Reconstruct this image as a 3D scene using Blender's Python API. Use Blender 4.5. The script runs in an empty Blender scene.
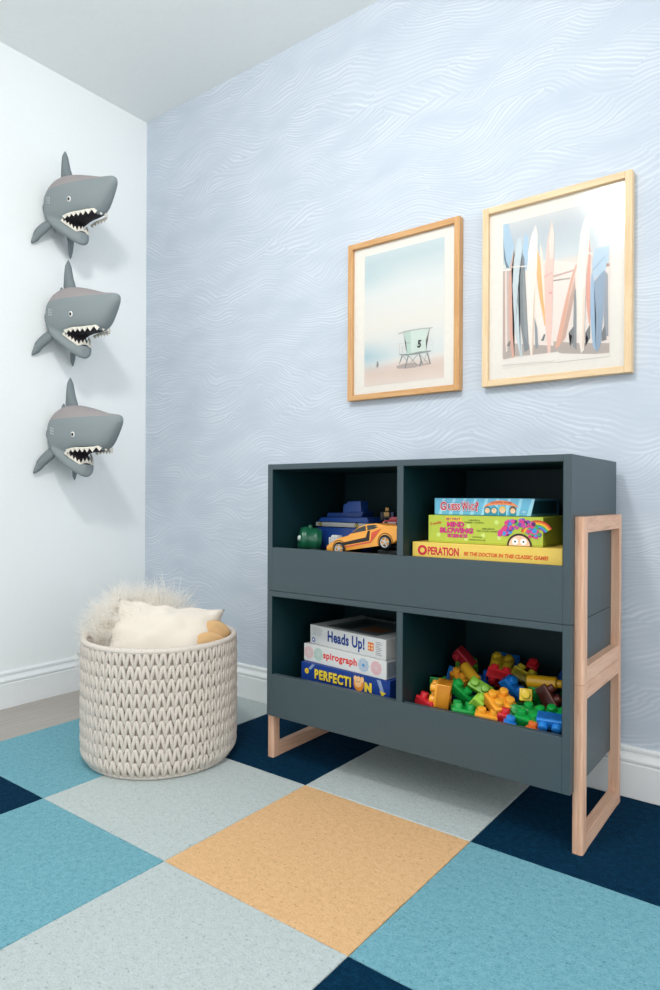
import bpy, bmesh, math, random
from mathutils import Vector, Matrix, Euler
from mathutils import noise as mnoise
C = bpy.context.scene.collection
PI = math.pi

# ------------------------------------------------------------------ helpers
def lin(c):
    if isinstance(c, str):
        c = [int(c[i:i+2], 16)/255 for i in (0, 2, 4)]
    return tuple((v/12.92 if v <= .04045 else ((v+.055)/1.055)**2.4) for v in c[:3]) + (1.0,)

class NT:
    """tiny node-graph helper"""
    def __init__(s, name):
        s.m = bpy.data.materials.new(name); s.m.use_nodes = True
        s.t = s.m.node_tree; s.b = s.t.nodes['Principled BSDF']
    def n(s, typ, **kw):
        x = s.t.nodes.new(typ)
        for k, v in kw.items(): setattr(x, k, v)
        return x
    def l(s, a, b): s.t.links.new(a, b)
    def math(s, op, a, b=None, c=None, clamp=False):
        x = s.n('ShaderNodeMath', operation=op, use_clamp=clamp)
        for i, v in enumerate((a, b, c)):
            if v is None: continue
            if isinstance(v, (int, float)): x.inputs[i].default_value = v
            else: s.l(v, x.inputs[i])
        return x.outputs[0]
    def mix(s, f, a, b, blend='MIX'):
        x = s.n('ShaderNodeMix', data_type='RGBA', blend_type=blend)
        for i, v in ((0, f), (6, a), (7, b)):
            if isinstance(v, (int, float)): x.inputs[i].default_value = v
            elif isinstance(v, tuple): x.inputs[i].default_value = v
            else: s.l(v, x.inputs[i])
        return x.outputs[2]
    def coord(s, kind='Object', scale=(1, 1, 1), rot=(0, 0, 0), loc=(0, 0, 0)):
        tc = s.n('ShaderNodeTexCoord'); mp = s.n('ShaderNodeMapping')
        mp.inputs['Scale'].default_value = scale; mp.inputs['Rotation'].default_value = rot
        mp.inputs['Location'].default_value = loc
        s.l(tc.outputs[kind], mp.inputs[0]); return mp.outputs[0]
    def noise(s, vec, scale, detail=2, rough=.5, dist=0):
        x = s.n('ShaderNodeTexNoise'); x.inputs['Scale'].default_value = scale
        x.inputs['Detail'].default_value = detail; x.inputs['Roughness'].default_value = rough
        x.inputs['Distortion'].default_value = dist
        s.l(vec, x.inputs['Vector']); return x.outputs[0]
    def ramp(s, f, stops):
        x = s.n('ShaderNodeValToRGB'); e = x.color_ramp.elements
        while len(e) < len(stops): e.new(.5)
        for k, (p, c) in enumerate(stops):
            e[k].position = p; e[k].color = lin(c) if isinstance(c, str) else c
        s.l(f, x.inputs[0]); return x.outputs[0]
    def bump(s, h, strength=.3, dist=.002):
        x = s.n('ShaderNodeBump'); x.inputs['Strength'].default_value = strength
        x.inputs['Distance'].default_value = dist
        s.l(h, x.inputs['Height']); s.l(x.outputs[0], s.b.inputs['Normal'])
    def base(s, v):
        if isinstance(v, tuple): s.b.inputs['Base Color'].default_value = v
        else: s.l(v, s.b.inputs['Base Color'])
    def rough(s, v, spec=None):
        s.b.inputs['Roughness'].default_value = v
        if spec is not None: s.b.inputs['Specular IOR Level'].default_value = spec

_pl = {}
def plain(col, rough=.5, spec=.4, name=None):
    """painted / printed / plastic surface with a very faint procedural mottling"""
    k = (col, rough, spec)
    if k in _pl: return _pl[k]
    g = NT(name or ('surface_' + str(col)))
    c = lin(col)
    nz = g.noise(g.coord('Object'), 60, 2)
    d = tuple(v*.93 for v in c[:3]) + (1.,)
    g.base(g.mix(nz, d, c)); g.rough(rough, spec)
    _pl[k] = g.m; return g.m

def obj(name, bm, mats, parent=None, smooth=False, loc=None):
    me = bpy.data.meshes.new(name)
    if isinstance(bm, bmesh.types.BMesh):
        bmesh.ops.recalc_face_normals(bm, faces=bm.faces) if smooth != 'raw' else None
        bm.to_mesh(me); bm.free()
    else:
        me.from_pydata(bm[0], [], bm[1]); me.update()
    for m in (mats if isinstance(mats, (list, tuple)) else [mats]): me.materials.append(m)
    o = bpy.data.objects.new(name, me); C.objects.link(o)
    if parent: o.parent = parent
    if loc: o.location = loc
    if smooth:
        for p in me.polygons: p.use_smooth = True
        if smooth == 'auto':
            me.set_sharp_from_angle(angle=math.radians(38))
    return o

def tag(o, label=None, cat=None, group=None, kind=None):
    if label: o['label'] = label
    if cat: o['category'] = cat
    if group: o['group'] = group
    if kind: o['kind'] = kind
    return o
def thing(name, label, cat, loc=(0, 0, 0), rot=(0, 0, 0), group=None):
    o = bpy.data.objects.new(name, None); C.objects.link(o)
    o.empty_display_size = .05
    o.location = loc; o.rotation_euler = rot
    return tag(o, label, cat, group)
def dup(root, loc, rot, label, group=None):
    r = root.copy(); C.objects.link(r); r.location = loc; r.rotation_euler = rot
    r['label'] = label
    for ch in list(root.children):
        c = ch.copy(); C.objects.link(c); c.parent = r
        for g in list(ch.children):
            d = g.copy(); C.objects.link(d); d.parent = c
    return r

def abox(bm, x0, x1, y0, y1, z0, z1, mi=0, M=None):
    vs = [bm.verts.new((x, y, z)) for x in (x0, x1) for y in (y0, y1) for z in (z0, z1)]
    if M: 
        for v in vs: v.co = M @ v.co
    fs = []
    for q in ((0,1,3,2),(4,6,7,5),(0,4,5,1),(2,3,7,6),(0,2,6,4),(1,5,7,3)):
        f = bm.faces.new([vs[i] for i in q]); f.material_index = mi; fs.append(f)
    return vs, fs
def box(x0, x1, y0, y1, z0, z1, bevel=0, seg=2):
    bm = bmesh.new(); abox(bm, x0, x1, y0, y1, z0, z1)
    if bevel:
        bmesh.ops.bevel(bm, geom=list(bm.edges), offset=bevel, segments=seg, profile=.5, affect='EDGES')
    return bm
def acyl(bm, p0, p1, r0, r1=None, n=20, mi=0, cap=True):
    r1 = r0 if r1 is None else r1
    p0 = Vector(p0); p1 = Vector(p1); d = (p1-p0).normalized()
    a = d.orthogonal().normalized(); b = d.cross(a)
    A = []; B = []
    for k in range(n):
        t = 2*PI*k/n; v = a*math.cos(t)+b*math.sin(t)
        A.append(bm.verts.new(p0+v*r0)); B.append(bm.verts.new(p1+v*r1))
    for k in range(n):
        f = bm.faces.new((A[k], A[(k+1)%n], B[(k+1)%n], B[k])); f.material_index = mi
    if cap:
        f = bm.faces.new(A[::-1]); f.material_index = mi
        f = bm.faces.new(B); f.material_index = mi
def lathe(bm, prof, n=24, M=None, mi=0, close=True):
    """prof: list of (r, z) around z"""
    rings = []
    for r, z in prof:
        if r < 1e-6: rings.append([bm.verts.new((0, 0, z))])
        else: rings.append([bm.verts.new((r*math.cos(2*PI*k/n), r*math.sin(2*PI*k/n), z)) for k in range(n)])
    for a, b in zip(rings, rings[1:]):
        for k in range(n):
            k2 = (k+1) % n
            if len(a) == 1: f = bm.faces.new((a[0], b[k], b[k2]))
            elif len(b) == 1: f = bm.faces.new((a[k], a[k2], b[0]))
            else: f = bm.faces.new((a[k], a[k2], b[k2], b[k]))
            f.material_index = mi
    if M:
        for R in rings:
            for v in R: v.co = M @ v.co
def apoly(bm, pts, mi=0):
    f = bm.faces.new([bm.verts.new(p) for p in pts]); f.material_index = mi
    return f
def aprism(bm, prof, y0, y1, mi=0):
    """prism of an (x,z) outline between y0 and y1"""
    A = [bm.verts.new((x, y0, z)) for x, z in prof]; B = [bm.verts.new((x, y1, z)) for x, z in prof]
    n = len(prof)
    f = bm.faces.new(A); f.material_index = mi
    f = bm.faces.new(B[::-1]); f.material_index = mi
    for k in range(n):
        f = bm.faces.new((A[k], B[k], B[(k+1)%n], A[(k+1)%n])); f.material_index = mi

def text_polys(body, width, height, bold=0.0, shear=0., spacing=1.0):
    """2-D outline faces of the words, centred at 0, fitted to width x height"""
    cu = bpy.data.curves.new('words', 'FONT'); cu.body = body; cu.size = 1
    cu.align_x = 'CENTER'; cu.offset = bold; cu.shear = shear; cu.space_character = spacing
    cu.resolution_u = 3
    o = bpy.data.objects.new('words', cu); C.objects.link(o)
    dg = bpy.context.evaluated_depsgraph_get(); dg.update()
    me = bpy.data.meshes.new_from_object(o.evaluated_get(dg))
    vs = [v.co.copy() for v in me.vertices]; fs = [list(p.vertices) for p in me.polygons]
    bpy.data.objects.remove(o); bpy.data.curves.remove(cu); bpy.data.meshes.remove(me)
    x0 = min(v.x for v in vs); x1 = max(v.x for v in vs); y0 = min(v.y for v in vs); y1 = max(v.y for v in vs)
    sx = width/(x1-x0); sy = height/(y1-y0)
    return [((v.x-(x0+x1)/2)*sx, (v.y-(y0+y1)/2)*sy) for v in vs], fs
def atext(bm, body, cx, cz, w, h, y, mi, bold=0., rot=0., shear=0., spacing=1., arc=0.):
    """words laid on a face that looks along -y"""
    vs, fs = text_polys(body, w, h, bold, shear, spacing)
    c, s = math.cos(rot), math.sin(rot)
    V = []
    for a, b in vs:
        b2 = b + arc*(1-(2*a/w)**2)
        V.append(bm.verts.new((cx + a*c - b2*s, y, cz + a*s + b2*c)))
    for f in fs:
        try:
            q = bm.faces.new([V[i] for i in f]); q.material_index = mi
        except ValueError: pass
def disc(bm, cx, cz, r, y, mi, n=20, rz=None):
    apoly(bm, [(cx+r*math.cos(2*PI*k/n), y, cz+(rz or r)*math.sin(2*PI*k/n)) for k in range(n)], mi)
def ring2(bm, cx, cz, r0, r1, y, mi, n=24, ph=0, wob=0, lobes=8):
    A = []; B = []
    for k in range(n):
        t = 2*PI*k/n; w = 1+wob*math.cos(lobes*t)
        A.append(bm.verts.new((cx+r0*w*math.cos(t), y, cz+r0*w*math.sin(t))))
        B.append(bm.verts.new((cx+r1*w*math.cos(t), y, cz+r1*w*math.sin(t))))
    for k in range(n):
        f = bm.faces.new((A[k], A[(k+1)%n], B[(k+1)%n], B[k])); f.material_index = mi

# ------------------------------------------------------------------ materials
def mat_wall():
    g = NT('painted_wall'); nz = g.noise(g.coord(), 90, 3)
    g.base(g.mix(nz, lin('eef2f2'), lin('f4f7f7'))); g.rough(.75, .2); g.bump(nz, .05, .001); return g.m
def mat_ceiling():
    g = NT('painted_ceiling'); nz = g.noise(g.coord(), 60, 3)
    g.base(g.mix(nz, lin('eaeeee'), lin('f0f3f3'))); g.rough(.85, .1); g.bump(nz, .05, .001); return g.m
def mat_trim():
    g = NT('white_gloss_trim'); nz = g.noise(g.coord(), 30, 2)
    g.base(g.mix(nz, lin('e9edee'), lin('eff2f3'))); g.rough(.35, .4); return g.m

def mat_wallpaper():
    """pale blue paper printed with locks of fine flowing white lines"""
    g = NT('wave_line_wallpaper')
    tc = g.n('ShaderNodeTexCoord'); sep = g.n('ShaderNodeSeparateXYZ'); g.l(tc.outputs['Object'], sep.inputs[0])
    X, Z = sep.outputs[0], sep.outputs[2]
    def vec(a, b):
        c = g.n('ShaderNodeCombineXYZ'); g.l(a, c.inputs[0]); g.l(b, c.inputs[1]); return c.outputs[0]
    base = vec(X, Z)
    warp = g.noise(base, 2.6, 2); warp2 = g.noise(vec(g.math('ADD', X, 7.3), Z), 2.6, 2)
    # warped lock cells, long in x
    cx = g.math('ADD', g.math('MULTIPLY', X, 3.3), g.math('MULTIPLY', warp, 1.9))
    cz = g.math('ADD', g.math('MULTIPLY', Z, 10.5), g.math('MULTIPLY', warp2, 5.0))
    cz = g.math('ADD', cz, g.math('MULTIPLY', X, -1.6))
    vo = g.n('ShaderNodeTexVoronoi', feature='F1'); vo.voronoi_dimensions = '2D'
    vo.inputs['Scale'].default_value = 1.0; g.l(vec(cx, cz), vo.inputs['Vector'])
    cell = g.n('ShaderNodeSeparateColor'); g.l(vo.outputs['Color'], cell.inputs[0])
    r1, r2, r3 = cell.outputs[0], cell.outputs[1], cell.outputs[2]
    flow = g.noise(vec(X, g.math('MULTIPLY', Z, .8)), 3.4, 0)
    bend = g.noise(vec(X, g.math('ADD', Z, 3.1)), 7.5, 0)
    fine = g.noise(vec(X, g.math('ADD', Z, 9.1)), 26, 0)
    slope = g.math('MULTIPLY', g.math('SUBTRACT', r1, .42), .75)
    ph = g.math('ADD', Z, g.math('MULTIPLY', flow, .20))
    ph = g.math('ADD', ph, g.math('MULTIPLY', X, slope))
    ph = g.math('ADD', ph, g.math('MULTIPLY', g.math('MULTIPLY', bend, r2), .075))
    ph = g.math('ADD', ph, g.math('MULTIPLY', fine, .006))
    ph = g.math('ADD', ph, r2)
    def lines(freq, power):
        s = g.math('SINE', g.math('MULTIPLY', ph, freq*2*PI))
        s = g.math('ADD', g.math('MULTIPLY', s, .5), .5)
        return g.math('POWER', s, power)
    l1 = g.math('ADD', g.math('MULTIPLY', lines(82, 2.4), .75), g.math('MULTIPLY', lines(37, 3.), .28))
    fade = g.noise(vec(g.math('MULTIPLY', X, 2.), g.math('MULTIPLY', Z, 5.)), 2.5, 1)
    fade = g.math('MULTIPLY', g.math('SUBTRACT', fade, .28), 2.6, clamp=True)
    amt = g.math('MULTIPLY', g.math('MULTIPLY', l1, fade), .85, clamp=True)
    shade = g.math('MULTIPLY', vo.outputs['Distance'], .45, clamp=True)
    ground = g.mix(shade, lin('c3cdd8'), lin('b4c0cd'))
    col = g.mix(amt, ground, lin('dbe2ea'))
    g.base(col); g.rough(.8, .15); return g.m

def mat_floor():
    g = NT('grey_oak_planks')
    tc = g.n('ShaderNodeTexCoord'); mp = g.n('ShaderNodeMapping'); mp.inputs['Rotation'].default_value = (0, 0, PI/2)
    g.l(tc.outputs['Object'], mp.inputs[0])
    br = g.n('ShaderNodeTexBrick'); br.offset = .37
    br.inputs['Scale'].default_value = 1; br.inputs['Brick Width'].default_value = 1.25
    br.inputs['Row Height'].default_value = .185; br.inputs['Mortar Size'].default_value = .0014
    br.inputs['Color1'].default_value = lin('b3aca4'); br.inputs['Color2'].default_value = lin('a39c95')
    br.inputs['Mortar'].default_value = lin('7f7973'); g.l(mp.outputs[0], br.inputs['Vector'])
    gr = g.noise(g.coord('Object', (38, 2.2, 1)), 3, 5, .6, .6)
    g.base(g.mix(.55, br.outputs[0], g.ramp(gr, [(.25, '8f8881'), (.5, 'aaa39c'), (.75, 'bdb6ae')])))
    g.rough(.5, .3); g.bump(gr, .1, .001); return g.m

def mat_carpet(name, dark, mid, light):
    g = NT(name); v = g.coord()
    n1 = g.noise(v, 260, 3, .7); n2 = g.noise(v, 70, 3, .6); n3 = g.noise(v, 5, 2)
    f = g.math('ADD', g.math('MULTIPLY', n1, .6), g.math('MULTIPLY', n2, .4))
    col = g.ramp(f, [(.30, dark), (.5, mid), (.70, light)])
    col = g.mix(g.math('MULTIPLY', n3, .16), col, lin(dark))
    sp = g.math('MULTIPLY', g.math('SUBTRACT', g.noise(v, 120, 2, .6), .60), 9, clamp=True)      # scattered dark specks
    deep = tuple(c_*.55 for c_ in lin(dark)[:3])+(1.,)
    col = g.mix(g.math('MULTIPLY', sp, .55), col, deep)
    g.base(col); g.rough(.98, .05)
    
    h = g.math('ADD', g.math('MULTIPLY', g.noise(v, 190, 3, .7), 1.0), g.math('MULTIPLY', n2, .6))
    g.bump(h, .7, .004); return g.m

def mat_paint():
    g = NT('slate_teal_lacquer'); nz = g.noise(g.coord(), 140, 3)
    g.base(g.mix(nz, lin('3f4e54'), lin('465459'))); g.rough(.42, .35); g.bump(nz, .04, .001); return g.m
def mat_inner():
    g = NT('shaded_teal_lacquer'); nz = g.noise(g.coord(), 140, 3)  # cabinet paint darkened: shade inside the bins put into the colour
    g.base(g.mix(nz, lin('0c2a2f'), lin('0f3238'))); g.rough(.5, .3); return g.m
def mat_wood(name, axis, dark, mid, light, s=1.):
    g = NT(name)
    sc = [42*s, 42*s, 42*s]; sc[axis] = 3.0*s
    v = g.coord('Object', tuple(sc)); gr = g.noise(v, 2.0, 5, .62, .9)
    fine = g.noise(g.coord('Object', tuple(c*5 if c > 10 else c*3 for c in sc)), 2, 2)
    col = g.ramp(gr, [(.28, dark), (.5, mid), (.74, light)])
    g.base(g.mix(g.math('MULTIPLY', fine, .14), col, lin(dark))); g.rough(.5, .3); g.bump(gr, .05, .001); return g.m

M_WALL, M_CEIL, M_TRIM, M_PAPER, M_FLOOR = mat_wall(), mat_ceiling(), mat_trim(), mat_wallpaper(), mat_floor()
M_PAINT, M_INNER = mat_paint(), mat_inner()
M_BEECH_Z = mat_wood('beech_upright', 2, 'c4967a', 'dcb094', 'e9c4a9')
M_BEECH_Y = mat_wood('beech_rail', 1, 'c4967a', 'dcb094', 'e9c4a9')
M_OAK_X = mat_wood('oak_frame_across', 0, 'bd8b58', 'cfa06d', 'dab082')
M_OAK_Z = mat_wood('oak_frame_upright', 2, 'bd8b58', 'cfa06d', 'dab082')
M_PALE_X = mat_wood('pale_frame_across', 0, 'd5b68c', 'e3c79f', 'ecd4b0')
M_PALE_Z = mat_wood('pale_frame_upright', 2, 'd5b68c', 'e3c79f', 'ecd4b0')

# ------------------------------------------------------------------ camera (fitted to the tile grid and the room corner)
f, cx, cy, yaw, pit, rol = 666.7254, 318.7724, 498.9826, .6516, -.0019, .0048
w = Vector((-math.sin(yaw)*math.cos(pit), math.cos(yaw)*math.cos(pit), math.sin(pit)))
rt = Vector((math.cos(yaw), math.sin(yaw), 0)); u0 = rt.cross(w)
r_ = rt*math.cos(rol)+u0*math.sin(rol); u_ = u0*math.cos(rol)-rt*math.sin(rol)
cam = bpy.data.cameras.new('camera'); co = bpy.data.objects.new('camera', cam); C.objects.link(co)
co.matrix_world = Matrix(((r_.x, u_.x, -w.x, 2.5196), (r_.y, u_.y, -w.y, -1.9744), (r_.z, u_.z, -w.z, .8094), (0, 0, 0, 1)))
cam.sensor_fit = 'HORIZONTAL'; cam.sensor_width = 36; cam.lens = f/660*36
cam.shift_x = (330-cx)/660; cam.shift_y = (cy-495)/660; cam.clip_start = .05
bpy.context.scene.camera = co

# ------------------------------------------------------------------ setting
RX, RY, H = 4.6, -4.2, 2.545
def slab(name, x0, x1, y0, y1, z0, z1, m): return tag(obj(name, box(x0, x1, y0, y1, z0, z1), m), kind='structure')
slab('floor', -.12, RX, RY, .12, -.06, -.006, M_FLOOR)
slab('ceiling', -.12, RX, RY, .12, H, H+.08, M_CEIL)
slab('wall_left', -.12, 0, RY, 0, -.006, H, M_WALL)
slab('wall_back', -.12, RX, 0, .12, -.006, H, M_PAPER)
prof = [(0, -.006), (.015, -.006), (.015, .086), (.0125, .0885), (.0125, .0925), (.0165, .0955), (.0165, .101), (.0125, .107),
        (.0085, .113), (.0070, .1185), (.0095, .1215), (.0095, .1285), (.006, .1335), (0, .1335)]
def extrude_profile(pts_a, pts_b):
    bm = bmesh.new(); A = [bm.verts.new(p) for p in pts_a]; B = [bm.verts.new(p) for p in pts_b]; n = len(A)
    bm.faces.new(A); bm.faces.new(B[::-1])
    for k in range(n): bm.faces.new((A[k], A[(k+1)%n], B[(k+1)%n], B[k]))
    return bm
tag(obj('baseboard_back', extrude_profile([(0+d, -d, z) for d, z in prof], [(RX, -d, z) for d, z in prof]), M_TRIM), kind='structure')
tag(obj('baseboard_left', extrude_profile([(d, 0-d, z) for d, z in prof], [(d, RY, z) for d, z in prof]), M_TRIM), kind='structure')

# ------------------------------------------------------------------ carpet tiles
CB = mat_carpet('light_blue_carpet', '5b93a2', '76abb8', '8bbdc8')
CG = mat_carpet('pale_grey_carpet', 'adb8b7', 'bfc9c8', 'ccd5d4')
CO = mat_carpet('apricot_carpet', 'cfa272', 'e2b787', 'ecc599')
CN = mat_carpet('navy_carpet', '021d31', '072e47', '11435f')
tx, ty, ts, tr = .8497, -.998, .5, -.0058
tiles = {
 (-1, 0): (CB, 'light blue carpet tile bordering the wood floor, left of the basket'),
 (0, -1): (CB, 'light blue carpet tile in the left foreground, below the navy sliver'),
 (2, 0): (CB, 'light blue carpet tile in the right foreground beside the apricot tile'),
 (-1, -1): (CN, 'navy carpet tile showing as a wedge at the left edge'),
 (0, 1): (CN, 'navy carpet tile between the basket and the left foot of the cabinet'),
 (2, 1): (CN, 'navy carpet tile under the right legs of the cabinet'),
 (2, -1): (CN, 'navy carpet tile, small tip at the bottom edge below the apricot tile'),
 (-1, 1): (CG, 'pale grey carpet tile behind the basket against the back baseboard'),
 (0, 0): (CG, 'pale grey carpet tile directly in front of the basket'),
 (1, 1): (CG, 'pale grey carpet tile shaded under the middle of the cabinet'),
 (1, -1): (CG, 'pale grey carpet tile in the nearest foreground, left of the navy tip'),
 (1, 0): (CO, 'apricot orange carpet tile in the middle of the floor'),
 (3, 1): (CG, 'pale grey carpet tile right of the navy tile under the cabinet legs'),
 (3, 0): (CN, 'navy carpet tile right of the light blue foreground tile'),
 (3, -1): (CB, 'light blue carpet tile at the near right, below the right-hand navy tile'),
 (-1, -2): (CG, 'pale grey carpet tile nearest the camera on the left'),
 (0, -2): (CN, 'navy carpet tile nearest the camera, second from the left'),
 (1, -2): (CB, 'light blue carpet tile nearest the camera, third from the left'),
}
for (i, j), (m, lab) in tiles.items():
    x0, x1 = ts*i, ts*(i+1); y0, y1 = ts*j, ts*(j+1)
    if j == 1: y1 -= .0175
    g = .0006
    N = 40
    bm = bmesh.new(); random.seed(i*7+j*31)
    # slightly ragged pile edge, rounded top edge
    ring = []
    def side(a, b, n=N): return [(a[0]+(b[0]-a[0])*k/n, a[1]+(b[1]-a[1])*k/n) for k in range(n)]
    pts = side((x0+g, y0+g), (x1-g, y0+g))+side((x1-g, y0+g), (x1-g, y1-g))+side((x1-g, y1-g), (x0+g, y1-g))+side((x0+g, y1-g), (x0+g, y0+g))
    mx, my = (x0+x1)/2, (y0+y1)/2
    loops = []
    for zz, ins in ((-.006, .0), (-.002, 0), (0, .0022)):
        L = []
        for px, py in pts:
            jx, jy = random.uniform(-1, 1)*.0005, random.uniform(-1, 1)*.0005
            L.append(bm.verts.new((px - ins*(1 if px > mx else -1)*(abs(px-mx)/(x1-x0)*2) + jx*(zz > -.005),
                                   py - ins*(1 if py > my else -1)*(abs(py-my)/(y1-y0)*2) + jy*(zz > -.005), zz)))
        loops.append(L)
    n = len(pts)
    for A, B in zip(loops, loops[1:]):
        for k in range(n): bm.faces.new((A[k], A[(k+1)%n], B[(k+1)%n], B[k]))
    bm.faces.new(loops[-1]); bm.faces.new(loops[0][::-1])
    o = obj('carpet_tile', bm, m, loc=(tx, ty, 0)); o.rotation_euler = (0, 0, tr)
    tag(o, lab, 'carpet tile', 'square carpet tiles on the floor')
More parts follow.
